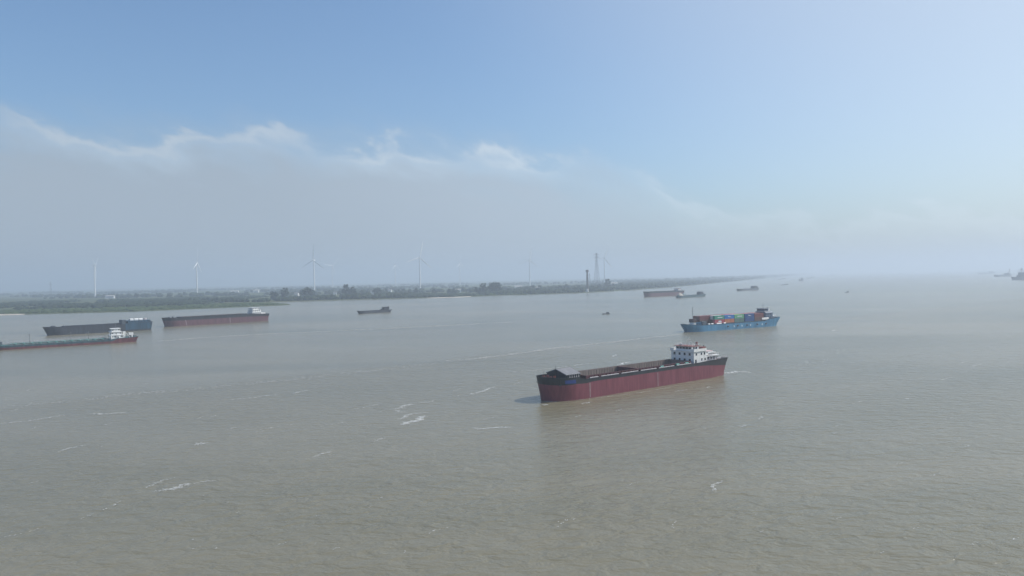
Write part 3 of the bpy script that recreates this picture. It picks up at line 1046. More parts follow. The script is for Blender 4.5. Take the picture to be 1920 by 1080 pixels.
    for r_ in (2, 3, 4):
        for t_ in (0, 1):
            c_ = 'maroon' if (r_ + t_) % 2 else 'brown'
            plan.append((c_, xb, r_, t_, 'dark %s %s container, %s row in from the side, just behind the bow house' % (c_, ('lower', 'upper')[t_], NTH[r_ - 1]), 'containers in the foremost inboard stack', None))
    for c_ in sorted({p[0] for p in plan}):
        clean[c_] = make_box(c_)
    for c_, x, r_, t_, lab, grp, mk in plan:
        o = copy_tree(clean[c_])
        o.location = ship_m @ Vector((x, 5.1 - r_ * (cw + 0.06), zc + t_ * (ch + 0.03)))
        o.rotation_euler = (0, 0, rz)
        tag(o, lab, 'container', grp)
        if mk:
            swoosh(o, mk)
    for o in clean.values():
        for ch_ in list(o.children):
            bpy.data.objects.remove(ch_)
        bpy.data.objects.remove(o)


container_ship()


# ------------------------------------------------------------------ the other ships
def ship_base(name, label, bow, stern, B, zs, m_low, m_up, m_deck, paint=0.8, cat='ship', corner=0.37, **kw):
    loc, rz, L = pose(bow, stern, B, corner)
    root = thing(name, label, cat, loc, rz)
    H = Hull(L, B, *zs, paint=paint, **kw)
    H.lower().build('hull', m_low, root, smooth=True)
    H.upper().build('topsides', m_up, root, smooth=True)
    H.rim().build('rubbing_rail', m_up, root)
    return root, H, L


def deckhouse(root, x0, x1, yw, z0, tiers, m, roof_m, mast=4.0, win=True, step=0.9):
    """stepped tiers with windows, overhanging decks, mast and funnel"""
    z = z0
    for i, h in enumerate(tiers):
        xa, xb = x0 + i * step, x1 - i * 0.5
        y = yw - i * 0.55
        t = MB().box(xa, xb, -y, y, z, z + h).build('deckhouse_tier', m, root)
        MB().box(xa - 0.5, xb + 0.5, -y - 0.5, y + 0.5, z + h, z + h + 0.18).build('deck_edge', roof_m, root)
        if win:
            sp = [(xb + 0.01, -y + 0.9 + k * (2 * y - 1.8) / 4, z + h * 0.6, 0) for k in range(5)]
            nx = max(2, int((xb - xa) / 2.2))
            sp += [(xa + 0.9 + k * (xb - xa - 1.8) / (nx - 1), y + 0.01, z + h * 0.6, math.pi / 2) for k in range(nx)]
            list(windows(t, sp, 0.9, 0.8))
        z += h + 0.18
    xm = (x0 + x1) / 2
    if mast:
        mm = MB().tube((xm, 0, z), (xm, 0, z + mast), 0.16, 0.08, 6)
        mm.tube((xm, -1.3, z + mast * 0.6), (xm, 1.3, z + mast * 0.6), 0.07, n=4)
        mm.build('mast', M_STEEL, root)
    fn = MB().box(x0 - 2.4, x0 - 0.7, -1.2, 1.2, z0, z0 + tiers[0] + 2.6).build('funnel', m, root)
    MB().tube((x0 - 1.5, 0, z0 + tiers[0] + 2.6), (x0 - 1.6, 0, z0 + tiers[0] + 3.4), 0.3, n=8).build('exhaust_pipe', M_BLACK, fn)
    return z


# dark cargo ship with navy stern
root, H, L = ship_base('cargo_ship', 'dark grey cargo ship with navy blue stern, lying behind the tanker', (89, 629), (283, 618.4), 15.0,
                       (7.3, 8.0, 8.6), M_GREYH, M_GREYH, M_DECK, rake=3.4, over=0.8, fore=9, aft=24)
H.deck(0.9, [(27, L - 13)], 5.6).build('deck', M_DECK, root)
open_hold(root, H, 27, L - 13, 5.3, 8.2, 2.0, [], M_GREYH, M_SHIPGREY)
nv = MB()
nv.add([(-1.05, y, z) for z in (0.4, 8.4) for y in (-6.55, 6.55)] + [(24.5, y, z) for z in (0.4, 8.4) for y in (-7.62, 7.62)], [(0, 1, 5, 4), (0, 2, 3, 1), (4, 5, 7, 6), (1, 3, 7, 5), (0, 4, 6, 2)])
# navy accommodation block filling the stern
MB().prism([(0.4, -5.6), (21.5, -6.6), (21.5, 6.6), (0.4, 5.6)], 'z', 7.4, 10.4).build('superstructure', M_NAVY, root)
nv = H.strip([(lambda u, k=k: H.top(u) * (0.42 + 0.60 * k)) for k in range(2)])
# navy painted plating of the stern quarter
vs, fs = [], []
us = [i / 60 for i in range(0, 17)]
for sg in (1, -1):
    o = len(vs)
    for u in us:
        for zz in (1.6, 8.0):
            x, y, z = H.point(u, zz)
            vs.append((x, sg * (y + 0.06), z))
    for i in range(len(us) - 1):
        fs.append((o + 2 * i, o + 2 * i + 2, o + 2 * i + 3, o + 2 * i + 1))
MB().add(vs, fs).build('stern_plating', M_NAVY, root)
MB().box(23.6, 27.0, -6.4, 6.4, 7.0, 11.4).build('forward_bulkhead', M_SHIPGREY, root)
for x, ln, m_ in ((15.5, 3.2, M_WHITE), (11.0, 3.6, M_WHITE), (6.8, 3.4, M_WHITE), (3.2, 2.0, M_PIPE)):
    MB().prism([(-2.6, 10.4), (2.6, 10.4), (2.6, 11.6), (1.8, 12.2), (-1.8, 12.2), (-2.6, 11.6)], 'x', x, x + ln).build('roof_house', m_, root)
list(windows(root, [(x, 5.62 + x * 0.0474 , 9.6, math.pi / 2 - 0.047) for x in (3, 6, 9, 12, 15, 18)], 1.0, 0.8))
mm = MB().tube((14.0, 0, 12.0), (14.0, 0, 16.5), 0.14, 0.08, 6)
mm.tube((4.5, 2.0, 12.0), (2.2, 2.0, 16.5), 0.12, n=6)
mm.build('mast', M_STEEL, root)
MB().box(L - 6.5, L - 3.0, -2.0, 2.0, 6.8, 8.9).build('windlass', M_SHIPGREY, root)

# tanker
B = 14.0
root, H, L = ship_base('tanker', 'low laden tanker with dull red hull, green piped deck and white bridge aft', (-24, 657), (255, 640.6), B,
                       (2.9, 4.8, 4.2), M_TRED, M_SHIPTEAL, M_TGREEN, rake=2.6, over=0.8, fore=10, aft=17, paint=lambda u: 0.95 if u < 0.17 else 0.56)
H.deck(0.35).build('deck', M_TGREEN, root)
for y in (-3.2, -1.1, 1.1, 3.2):
    mb = MB().tube((21, y, 4.0), (L - 14, y, 4.0), 0.26, n=8)
    x = 23
    while x < L - 15:
        mb.box(x - 0.12, x + 0.12, y - 0.3, y + 0.3, 2.1, 3.9)
        x += 5.5
    mb.build('deck_pipe', M_TGREEN if abs(y) > 2 else M_PIPE, root)
x = 24.0
while x < L - 16:
    for y in (-5.0, 5.0):
        mb = MB().tube((x, y, 2.2), (x, y, 3.9), 0.85, n=10)
        mb.tube((x, y, 3.9), (x, y, 4.15), 1.0, 0.6, 10)
        mb.build('tank_hatch', M_TGREEN, root)
    x += 5.2
MB().box(22, L - 12, -0.75, 0.75, 5.0, 5.12).build('catwalk', M_PIPE, root)
mb = MB()
x = 23.0
while x < L - 12:
    mb.box(x, x + 0.12, -0.7, 0.7, 2.0, 5.0)
    x += 4.0
tag(mb.build('catwalk_post', M_PIPE, root), kind='stuff')
mb = MB()
railing(mb, [(21, 6.5, 2.4), (L - 14, 6.5, 2.4)], 1.1, 2.4, 0.05)
railing(mb, [(21, -6.5, 2.4), (L - 14, -6.5, 2.4)], 1.1, 2.4, 0.05)
railing(mb, [(22, 0.7, 5.12), (L - 12, 0.7, 5.12)], 1.0, 2.4, 0.05)
tag(mb.build('railing', M_PIPE, root), kind='stuff')
for x, h in ((33.0, 8.0), (45.0, 8.5), (72.0, 8.5)):
    mb = MB().tube((x, 0.0, 2.2), (x, 0.0, 2.2 + h), 0.25, 0.15, 8)
    mb.tube((x, 0.0, 1.6 + h), (x + 2.4, 0.4, 0.2 + h), 0.12, n=6)
    mb.build('hose_crane', M_STEEL, root)
deckhouse(root, 9.5, 18.5, 5.6, 3.4, [2.6, 2.5, 2.4], M_WHITE, M_WHITE, 5.0)
mb = MB()
for x, y in ((19.3, 5.7), (14.2, 5.9), (9.0, 5.8)):
    mb.tube((x, y, 3.2), (x, y, 8.4), 0.14, n=6)
mb.tube((8.2, 5.4, 8.6), (4.6, 5.4, 3.8), 0.16, n=6)
mb.build('stanchion', M_WHITE, root)
for x, y in ((18.0, 6.1), (12.5, 6.0), (3.0, 5.2)):
    mb = MB().tube((x, y, 3.0), (x, y, 4.6), 0.45, n=8)
    mb.tube((x, y, 4.6), (x + 0.5, y, 5.2), 0.6, 0.7, 8)
    mb.build('ventilator', M_WHITE, root)
MB().box(2.0, 5.0, 2.0, 4.6, 5.6, 7.6).build('lifeboat', M_WHITE, root)
MB().box(1.5, 5.4, 1.9, 4.7, 3.2, 5.5).build('boat_cradle', M_SHIPGREY, root)
MB().box(L - 9, L - 4, -2.4, 2.4, 3.6, 5.8).build('windlass', M_SHIPGREY, root)

# red and black bulk carrier further off
root, H, L = ship_base('bulk_carrier', 'long empty bulk carrier with dull red hull, flush black topsides and small white wheelhouse', (309.5, 612.6), (502.5, 601.2), 17.0,
                       (9.2, 9.8, 8.6), M_DULL, M_BLACK, M_DECK, paint=0.68, rake=2.6, over=1.4, fore=10, aft=18)
H.deck(0.9, [(28, L - 16)], 6.6).build('deck', M_DECK, root)
open_hold(root, H, 28, L - 16, 6.3, 10.0, 2.0, [70], M_BLACK, M_HOLD)
deckhouse(root, 9.0, 20.0, 6.0, 7.8, [2.9, 2.6, 2.4], M_WHITE, M_WHITE, 4.0)
MB().box(2.5, 8.5, -4.5, 4.5, 7.7, 10.0).build('aft_house', M_WHITE, root)
for u in (0.41, 0.83):
    vs, fs = [], []
    for i in range(5):
        x, y, z = H.point(u, 0.5 + i * 1.5)
        vs += [(x - 0.2, y + 0.05, z), (x + 0.2, y + 0.05, z)]
    for i in range(4):
        fs.append((2 * i, 2 * i + 1, 2 * i + 3, 2 * i + 2))
    MB().add(vs, fs).build('draught_mark', M_PIPE, root)
for x in (L - 11, L - 7):
    MB().prism([(-2.6, 8.8), (2.6, 8.8), (1.6, 10.6), (-1.6, 10.6)], 'x', x, x + 2.6).build('windlass', M_SHIPGREY, root)

# small dark barge in mid river
root, H, L = ship_base('river_barge', 'small dark flat barge with low cabin aft, alone in mid river', (673, 588.4), (732, 585.2), 9.0,
                       (3.6, 4.2, 3.6), M_GREYH, M_GREYH, M_DECK, rake=2.2, over=2.6, fore=6, aft=9, bow_len=(9, 7))
H.deck(0.5).build('deck', M_GREYH, root)
deckhouse(root, 3.0, 11.0, 3.3, 3.1, [2.3, 1.9], M_GREYH, M_GREYH, 1.2, step=0.5)
MB().prism([(11.2, 3.1), (17.5, 3.1), (11.2, 5.0)], 'y', -3.0, 3.0).build('sloping_hatch', M_GREYH, root)

# red ship and the laden ship passing before it
root, H, L = ship_base('bulk_carrier', 'distant high sided red bulk carrier partly hidden by a laden ship', (1210, 556.6), (1282, 553.2), 16.0,
                       (10.0, 11.2, 10.0), M_DULL, M_BLACK, M_DECK, paint=0.72, rake=2.4, over=1.5, fore=9, aft=16)
H.deck(0.9, [(28, L - 16)], 6.0).build('deck', M_DECK, root)
open_hold(root, H, 28, L - 16, 5.7, 10.8, 2.0, [], M_BLACK, M_HOLD, ribs=False)
deckhouse(root, 8.0, 19.0, 6.0, 9.2, [2.8, 2.6], M_WHITE, M_TRIM, 4.0)
root, H, L = ship_base('sand_carrier', 'distant dark teal sand carrier with cargo heaps passing the red ship', (1270, 559.0), (1322, 555.8), 12.0,
                       (4.4, 4.8, 5.0), M_SHIPTEAL, M_SHIPTEAL, M_DECK, rake=2.4, over=2.0, fore=8, aft=14)
H.deck(0.5).build('deck', M_SHIPTEAL, root)


def heap(root, x0, x1, yw, z0, h, m, name='cargo_heap'):
    vs, fs = [], []
    nx, ny = 12, 8
    for i in range(nx + 1):
        for j in range(ny + 1):
            a, b = i / nx, j / ny
            e = math.sin(math.pi * a) ** 0.7 * math.sin(math.pi * b) ** 0.8
            vs.append((x0 + a * (x1 - x0), -yw + b * 2 * yw, z0 - 0.2 + h * e * random.uniform(0.85, 1.1)))
    for i in range(nx):
        for j in range(ny):
            fs.append((i * (ny + 1) + j, (i + 1) * (ny + 1) + j, (i + 1) * (ny + 1) + j + 1, i * (ny + 1) + j + 1))
    return MB().add(vs, fs).build(name, m, root, smooth=True)


heap(root, L - 18, L - 3, 4.6, 4.0, 6.2, M_SAND, 'pale_heap')
heap(root, L - 31, L - 16, 4.6, 4.0, 6.0, M_SHIPTEAL, 'dark_heap')
deckhouse(root, 6.0, 18.0, 4.6, 4.2, [2.8, 2.6], M_GREYH, M_GREYH, 2.5)
root, H, L = ship_base('river_barge', 'far grey barge standing clear of the bank, low bow and boxy stern house', (1384, 545.6), (1422, 543.6), 13.0,
                       (4.8, 5.2, 6.0), M_SHIPGREY, M_SHIPGREY, M_DECK, rake=2.0, over=1.0, fore=8, aft=22)
H.deck(0.5).build('deck', M_SHIPGREY, root)
deckhouse(root, 4.0, 24.0, 5.2, 5.2, [3.0, 2.4], M_GREYH, M_GREYH, 2.0)
heap(root, 28, L - 12, 4.6, 4.2, 2.4, M_SHIPGREY)

# small craft
def small_boat(bow, stern, B, z, m, label, house=True, hm=M_GREYH, group=None, name='small_boat', cat='boat'):
    loc, rz, L = pose(bow, stern, B, 0.3)
    r_ = thing(name, label, cat, loc, rz, group)
    H = Hull(L, B, z, z * 1.25, z * 1.05, rake=B * 0.25, over=B * 0.1, fore=L * 0.2, aft=L * 0.25, bow_len=(L * 0.3, L * 0.24))
    H.lower().build('hull', m, r_, smooth=True)
    H.upper().build('gunwale', m, r_, smooth=True)
    H.deck(z * 0.25).build('deck', m, r_)
    if house:
        hh = max(1.5, z * 0.9)
        w = MB().box(L * 0.1, L * 0.34, -B * 0.32, B * 0.32, z * 0.75, z + hh).build('cabin', hm, r_)
        MB().box(L * 0.08, L * 0.36, -B * 0.36, B * 0.36, z + hh, z + hh + 0.15).build('cabin_roof', hm, r_)
        list(windows(w, [(L * 0.34 + 0.01, y, z + hh * 0.6, 0) for y in (-B * 0.16, B * 0.16)], B * 0.2, hh * 0.35))
    return r_


small_boat((1130, 589.4), (1143, 588.6), 2.6, 0.8, M_GREYH, 'tiny dark motor boat alone on the water beyond the big carrier', hm=M_SHIPGREY)
small_boat((1584.5, 548.6), (1591.5, 548.0), 2.4, 0.9, M_GREYH, 'speck of a dark boat far out on the open river', hm=M_GREYH)
small_boat((1465, 535.0), (1478, 533.6), 6.0, 1.7, M_GREYH, 'low dark workboat with stern cabin far up the river', name='workboat')
small_boat((1459, 524.6), (1473, 522.6), 9.0, 3.5, M_SHIPGREY, 'faint ship lying close under the far end of the bank', name='distant_ship', cat='ship')
small_boat((1499, 526.8), (1506.5, 526.0), 10.0, 7.5, M_GREYH, 'stubby dark ship seen bow on far up the river', name='distant_ship', cat='ship', house=True)
small_boat((1513, 522.6), (1526, 520.9), 10.0, 4.5, M_SHIPGREY, 'faint grey ship just beyond the stubby dark ship', name='distant_ship', cat='ship')
small_boat((1556.5, 516.4), (1565, 515.5), 12.0, 7.0, M_SHIPGREY, 'faintest ship fading into the haze up river', name='distant_ship', cat='ship')
# cluster off the right-hand shore
r_ = small_boat((1835, 513.9), (1866, 512.6), 16.0, 9.0, M_SHIPGREY, 'hazy low ship at the outer end of the moored cluster', name='distant_ship', cat='ship')
r_ = small_boat((1865, 519.0), (1896, 518.1), 16.0, 8.0, M_SHIPGREY, 'hazy moored ship with a tall derrick frame at its stern', name='moored_ship', cat='ship')
mb = MB()
Lr = 75.0
for y in (-4, 4):
    mb.tube((8, y, 7), (3, 0, 40), 0.8, 0.5, 6)
    mb.tube((24, y, 7), (3, 0, 40), 0.8, 0.5, 6)
for z in (15, 23, 31):
    f = (z - 7) / 33
    mb.tube((8 - 5 * f, -4 + 4 * f, z), (24 - 21 * f, -4 + 4 * f, z), 0.4, n=4)
    mb.tube((8 - 5 * f, 4 - 4 * f, z), (24 - 21 * f, 4 - 4 * f, z), 0.4, n=4)
mb.build('derrick', M_STEEL, r_)
mb = MB().prism([(20, 7.5), (68, 7.5), (20, 20)], 'y', -4, 4)
mb.build('conveyor_housing', M_SHIPGREY, r_)
r_ = small_boat((1899, 525.0), (1948, 523.8), 20.0, 9.0, M_NAVY, 'hazy blue dredger with stepped decks and crane, nearest of the moored cluster', name='dredger', cat='ship')
MB().box(58, 84, -8, 8, 7, 18).build('deck_house', M_SHIPGREY, r_)
MB().box(62, 78, -7, 7, 18, 27).build('bridge_house', M_NAVY, r_)
MB().box(12, 44, -7, 7, 7, 26).build('machinery_house', M_NAVY, r_)
mb = MB()
for y in (-4, 4):
    mb.tube((76, y, 26.5), (68, 0, 42), 0.7, 0.5, 6)
    mb.tube((64, y, 26.5), (68, 0, 42), 0.7, 0.5, 6)
mb.tube((68, 0, 42), (90, 0, 30), 0.7, 0.4, 6)
mb.build('crane', M_STEEL, r_)


# ------------------------------------------------------------------ wind turbines, pylons, tower
def make_turbine(hub=140.0, blade=70.0):
    root = thing('wind_turbine', '', 'wind turbine')
    MB().tube((0, 0, 0), (0, 0, hub - 1.5), 3.4, 2.0, 20).build('tower', M_TURB, root, smooth=False)
    mb = MB()
    sec = [(-2.0, -1.7), (2.0, -1.7), (2.0, 1.4), (1.4, 2.1), (-1.4, 2.1), (-2.0, 1.4)]
    mb.prism(sec, 'y', -3.5, 8.0)
    n = mb.build('nacelle', M_TURB, root)
    n.location = (0, 0, hub)
    hb = MB().tube((0, -3.6, hub), (0, -6.2, hub), 1.9, 0.9, 12).build('hub', M_TURB, root)
    # one blade, copied twice round the hub
    vs, fs = [], []
    st = [(1.0, 1.1, 1.1, 0.9), (5.0, 1.3, 1.2, 0.8), (13.0, 2.6, 0.7, 0.45), (30.0, 2.0, 0.45, 0.3), (50.0, 1.3, 0.28, 0.2), (blade - 2, 0.65, 0.14, 0.1), (blade, 0.15, 0.05, 0.0)]
    for z, ch_, th, tw in st:
        for k in range(8):
            a = 2 * math.pi * k / 8
            x, y = ch_ * math.cos(a) + ch_ * 0.3, th * math.sin(a)
            vs.append((x * math.cos(tw) - y * math.sin(tw), x * math.sin(tw) + y * math.cos(tw), z))
    for i in range(len(st) - 1):
        for k in range(8):
            fs.append((i * 8 + k, i * 8 + (k + 1) % 8, i * 8 + 8 + (k + 1) % 8, i * 8 + 8 + k))
    bl = MB().add(vs, fs).build('blade', M_TURB, root, smooth=True)
    bl.location = (0, -4.8, hub)
    for k in (1, 2):
        copy_part(bl, root)
    return root


T0 = make_turbine()
spec = [(788, 3120, 12, 20, 'white wind turbine with rotor face on, standing above the long riverside wood'),
        (589.5, 3180, 3, -38, 'white wind turbine behind the group of round trees at the point'),
        (369.5, 3200, 6, 74, 'white wind turbine seen edge on, with its top blade bright above the meadow'),
        (178, 3280, 176, 78, 'white wind turbine behind the pale farm track, with blades edge on'),
        (994, 3950, 10, 15, 'faint wind turbine over the low village trees, well clear of the pylon'),
        (1134, 3850, 22, 20, 'faint wind turbine close beside the tall lattice pylon'),
        (863, 5700, 0, 60, 'very faint wind turbine in haze above the pale beach'),
        (742, 5700, 0, 65, 'very faint wind turbine in haze beside the face on turbine'),
        (624, 5700, 40, 30, 'very faint wind turbine in haze left of the tallest tree group')]
for i, (px, dist, ang, yaw, lab) in enumerate(spec):
    o = T0 if i == 0 else copy_tree(T0)
    o.location = along(px, dist, 1.4)
    o.rotation_euler = (0, 0, R(yaw) + math.atan2(-o.location.x, o.location.y))
    if dist > 5000:
        o.scale = (1.2, 1.2, 1.2)
    tag(o, lab, 'wind turbine', 'wind turbines beyond the bank')
    k = 0
    for c in o.children:
        if c.name.startswith('blade'):
            c.rotation_euler = (0, R(ang + 120 * k), 0)
            k += 1


def pylon(loc, h, wb, wt, label, arms):
    root = thing('transmission_tower', label, 'pylon', loc, R(25))
    mb = MB()
    lv = [h * (1 - (1 - k / 11) ** 1.0) for k in range(12)]

    def half(z):
        t = z / h
        return (wb * (1 - t) ** 1.35 + wt) / 2
    r_ = h * 0.0030
    for a, b in zip(lv[:-1], lv[1:]):
        ha, hb = half(a), half(b)
        cs = [(1, 1), (-1, 1), (-1, -1), (1, -1)]
        for k in range(4):
            (x0, y0), (x1, y1) = cs[k], cs[(k + 1) % 4]
            mb.tube((x0 * ha, y0 * ha, a), (x0 * hb, y0 * hb, b), r_, n=4)
            mb.tube((x0 * ha, y0 * ha, a), (x1 * hb, y1 * hb, b), r_ * 0.55, n=4)
            mb.tube((x1 * ha, y1 * ha, a), (x0 * hb, y0 * hb, b), r_ * 0.55, n=4)
            mb.tube((x0 * hb, y0 * hb, b), (x1 * hb, y1 * hb, b), r_ * 0.55, n=4)
    mb.build('lattice_body', M_STEEL, root)
    for z, w in arms:
        am = MB()
        hz = half(z)
        for sg in (1, -1):
            for y in (-hz, hz):
                am.tube((sg * hz, y, z), (sg * w, 0, z + 0.5), r_ * 0.8, n=4)
                am.tube((sg * hz, y, z + h * 0.035), (sg * w, 0, z + 0.5), r_ * 0.8, n=4)
            for k in range(1, 4):
                f = k / 4
                am.tube((sg * (hz + (w - hz) * f), hz * (1 - f), z), (sg * (hz + (w - hz) * f), hz * (1 - f), z + h * 0.035 * (1 - f)), r_ * 0.6, n=4)
            am.tube((sg * w, 0, z + 0.5), (sg * w, 0, z - h * 0.03), r_ * 0.6, n=4)
        am.build('cross_arm', M_STEEL, root)


pylon(along(1119.5, 2900, 1.4), 136, 19, 3.2, 'tall steel lattice pylon beside the faint turbine, wide at the foot', [(118, 11), (129, 13)])
pylon(along(95, 3900, 1.4), 78, 11, 2.0, 'distant thin lattice pylon beyond the meadow', [(62, 8), (70, 7)])
pylon(along(1342 / 5.05 + 840, 2900, 1.4), 56, 9, 2.0, 'short lattice pylon just past the dark column tower', [(46, 6)])

root = thing('column_tower', 'dark slender column tower with wider head on the river bank', 'tower', along(1101.5, 2060, 1.4), 0.4)
mb = MB().tube((0, 0, 0), (0, 0, 9), 3.4, 3.1, 16)
mb.build('white_base', M_WALL, root)
MB().tube((0, 0, 9), (0, 0, 55), 3.05, 2.4, 16).build('shaft', M_CONC, root)
mb = MB().tube((0, 0, 55), (0, 0, 58), 2.4, 4.2, 16)
mb.tube((0, 0, 58), (0, 0, 62.5), 4.2, 4.0, 16)
mb.build('head', M_CONC, root)
MB().tube((0, 0, 62.5), (0, 0, 65), 0.25, 0.1, 6).build('lightning_rod', M_STEEL, root)


# ------------------------------------------------------------------ houses on the bank
def house(px, py_or_d, w, d, h, label, rz, by_dist=True, rm=M_TILE, roof=True):
    loc = along(px, py_or_d, 1.5)
    r_ = thing('white_house', label, 'house', loc, rz)
    MB().box(-w / 2, w / 2, -d / 2, d / 2, -0.3, h).build('wall', M_WALL, r_)
    mb = MB()
    for sg in (1, -1):
        mb.prism([(0, h + d * 0.28), (sg * (d / 2 + 0.5), h - 0.1), (sg * (d / 2 + 0.5), h + 0.2), (0, h + d * 0.28 + 0.35)], 'x', -w / 2 - 0.4, w / 2 + 0.4)
    mb.build('roof', rm, r_)
    MB().prism([(-d / 2, h - 0.02), (d / 2, h - 0.02), (0, h + d * 0.27)], 'x', -w / 2 + 0.05, w / 2 - 0.05).build('gable', M_WALL, r_)
    nf = max(1, int(h / 3))
    list(windows(r_, [(-w / 2 + 1.8 + k * 2.8, -d / 2 - 0.01, 1.6 + f * 3.0, -math.pi / 2) for k in range(int((w - 2) / 2.8)) for f in range(nf)], 1.3, 1.4))
    MB().box(-0.6, 0.6, -d / 2 - 0.06, -d / 2 - 0.01, 0, 2.2).build('door', M_TRIM, r_)


M_LTILE = mat('pale_roof', (0.42, 0.40, 0.38), 0.8, 0.1, 0.5)
house(206, 2700, 30, 10, 9, 'white farm building on the left meadow', 0.1, rm=M_LTILE)
house(556, 2280, 13, 9, 10, 'small white house between the round trees at the point', -0.2)
house(628, 2400, 12, 8, 9, 'white cottage half hidden left of the tallest tree group', 0.3)
house(698, 2360, 12, 9, 11, 'white house on the wood edge right of the tallest trees', 0.1)
house(731, 2500, 12, 9, 12, 'white house in the wood below the face on turbine', -0.1)
house(859, 2380, 18, 9, 10, 'wide white house in the wood by the pale beach', 0.2, rm=M_LTILE)
house(972, 2800, 28, 12, 11, 'long pale shed behind the bright green bank', 0.05, rm=M_LTILE)
house(1004, 2380, 30, 10, 11, 'long white low building among the village trees', 0.1, rm=M_LTILE)
house(1150, 2900, 36, 14, 14, 'broad pale hall behind the lone dark tree', -0.1, rm=M_LTILE)
house(440, 3300, 34, 12, 11, 'long pale shed far across the meadow', 0.1, rm=M_LTILE)
house(480, 3500, 26, 12, 11, 'pale barn at the end of the far meadow', 0.0, rm=M_LTILE)
# pale farm track
tp = [along(178, 2050, 1.66), along(190, 2150, 1.66), along(196, 2320, 1.66), along(200, 2600, 1.66)]
vs, fs = [], []
for i, p in enumerate(tp):
    vs += [p + Vector((-7, 0, 0)), p + Vector((7, 0, 0))]
for i in range(3):
    fs.append((2 * i, 2 * i + 1, 2 * i + 3, 2 * i + 2))
tag(MB().add(vs, fs).build('farm_track', mat('track_pale', (0.45, 0.42, 0.36), 0.95, 0.1, 0.05)), 'pale dirt farm track across the meadow', None, kind='structure')


# ------------------------------------------------------------------ trees
def leaf_crown(n_clump, n_leaf, w, h, seed, leaf=0.75):
    """crown of leaf-sized faces gathered in clumps through an uneven volume; base at z=0"""
    g = np.random.default_rng(seed)
    V, F = [], []
    for c in range(n_clump):
        a = g.uniform(0, 2 * math.pi)
        z = g.uniform(0.05, 1.0)
        rad = math.sqrt(g.uniform(0.05, 1)) * (0.55 + 0.45 * math.sin(math.pi * min(z * 0.9 + 0.1, 1)))
        cc = np.array([math.cos(a) * rad * w / 2 * g.uniform(0.7, 1.05), math.sin(a) * rad * w / 2 * g.uniform(0.7, 1.05), z * h * (1 - 0.35 * rad * rad)])
        cr = w * g.uniform(0.10, 0.19)
        for k in range(n_leaf):
            d = g.normal(size=3)
            d /= np.linalg.norm(d)
            p = cc + d * cr * g.uniform(0.5, 1.0) * np.array([1, 1, 0.8])
            u = np.cross(d + g.normal(size=3) * 0.5, g.normal(size=3))
            u /= np.linalg.norm(u) + 1e-6
            v = np.cross(u, d)
            s_ = leaf * g.uniform(0.6, 1.3)
            o = len(V)
            V += [p - u * s_, p + v * s_ * 0.7, p + u * s_, p - v * s_ * 0.7]
            F.append((o, o + 1, o + 2, o + 3))
    return V, F


def make_tree(seed, w, h):
    g = random.Random(seed)
    root = thing('broadleaf_tree', '', 'tree')
    tr = MB()
    th = h * 0.42
    pts = [Vector((0, 0, -0.4)), Vector((g.uniform(-.3, .3), g.uniform(-.3, .3), th * 0.6)), Vector((g.uniform(-.6, .6), g.uniform(-.6, .6), th * 1.3))]
    tr.tube(pts[0], pts[1], h * 0.035, h * 0.026, 8)
    tr.tube(pts[1], pts[2], h * 0.026, h * 0.012, 8)
    for k in range(6):
        a = k * 1.05 + g.uniform(-.3, .3)
        s_ = pts[1].lerp(pts[2], g.uniform(0, 0.8))
        tr.tube(s_, s_ + Vector((math.cos(a) * w * 0.3, math.sin(a) * w * 0.3, h * g.uniform(0.12, 0.3))), h * 0.012, h * 0.004, 6)
    tr.build('trunk', M_BARK, root)
    V, F = leaf_crown(34, 26, w, h * 0.76, seed, leaf=0.055 * w + 0.15)
    c = MB().add(V, F).build('crown', M_LEAF, root)
    c.location = (0, 0, h * 0.24)
    return root


protos = [make_tree(11, 14, 15), make_tree(23, 12, 18), make_tree(37, 17, 14)]
used = [False] * 3


def put_tree(k, px, dist, s, label, group=None, sz=1.0):
    if used[k]:
        o = copy_tree(protos[k])
    else:
        o = protos[k]
        used[k] = True
    o.location = along(px, dist, 1.4)
    o.rotation_euler = (0, 0, random.uniform(0, 6.28))
    o.scale = (s, s, s * sz)
    if group is None and 'group' in o:
        del o['group']
    tag(o, label, 'tree', group)


put_tree(1, 648, 2050, 2.2, 'tallest round dark tree of the riverside wood', sz=0.95)
put_tree(0, 661, 2070, 1.85, 'lower dark tree leaning against the tallest tree')
put_tree(0, 534, 1960, 2.0, 'rounded dark tree standing at the neck of the point')
put_tree(2, 573, 2000, 2.1, 'broad dark tree right of the small white house', sz=1.0)
put_tree(0, 585, 2010, 1.5, 'smaller tree touching the broad dark tree')
put_tree(2, 513, 1940, 1.5, 'low bushy tree on the left shoulder of the point')
put_tree(1, 893, 2100, 1.35, 'narrow dark tree standing a little apart from the twin block of trees', sz=0.9)
put_tree(0, 906, 2100, 2.0, 'square topped dark tree, one of the twin block', sz=1.0)
put_tree(2, 924, 2100, 1.7, 'wide dark tree, the larger of the twin block', sz=1.35)
put_tree(0, 933, 2110, 1.9, 'dark tree closing the end of the twin block', sz=1.1)
put_tree(1, 1139, 2500, 2.1, 'lone tall dark tree past the lattice pylon', sz=0.95)
put_tree(2, 255, 2500, 0.9, 'thin solitary tree on the meadow right of the farm track', sz=1.5)
put_tree(2, 316, 2500, 0.95, 'solitary low tree in the middle of the meadow', sz=0.9)
put_tree(0, 340, 2500, 0.6, 'small round bush on the skyline of the meadow')
put_tree(0, 275, 1440, 0.45, 'lone bush on the green shore of the meadow')
put_tree(2, 706, 2200, 1.6, 'flat topped tree beside the white house on the wood edge')
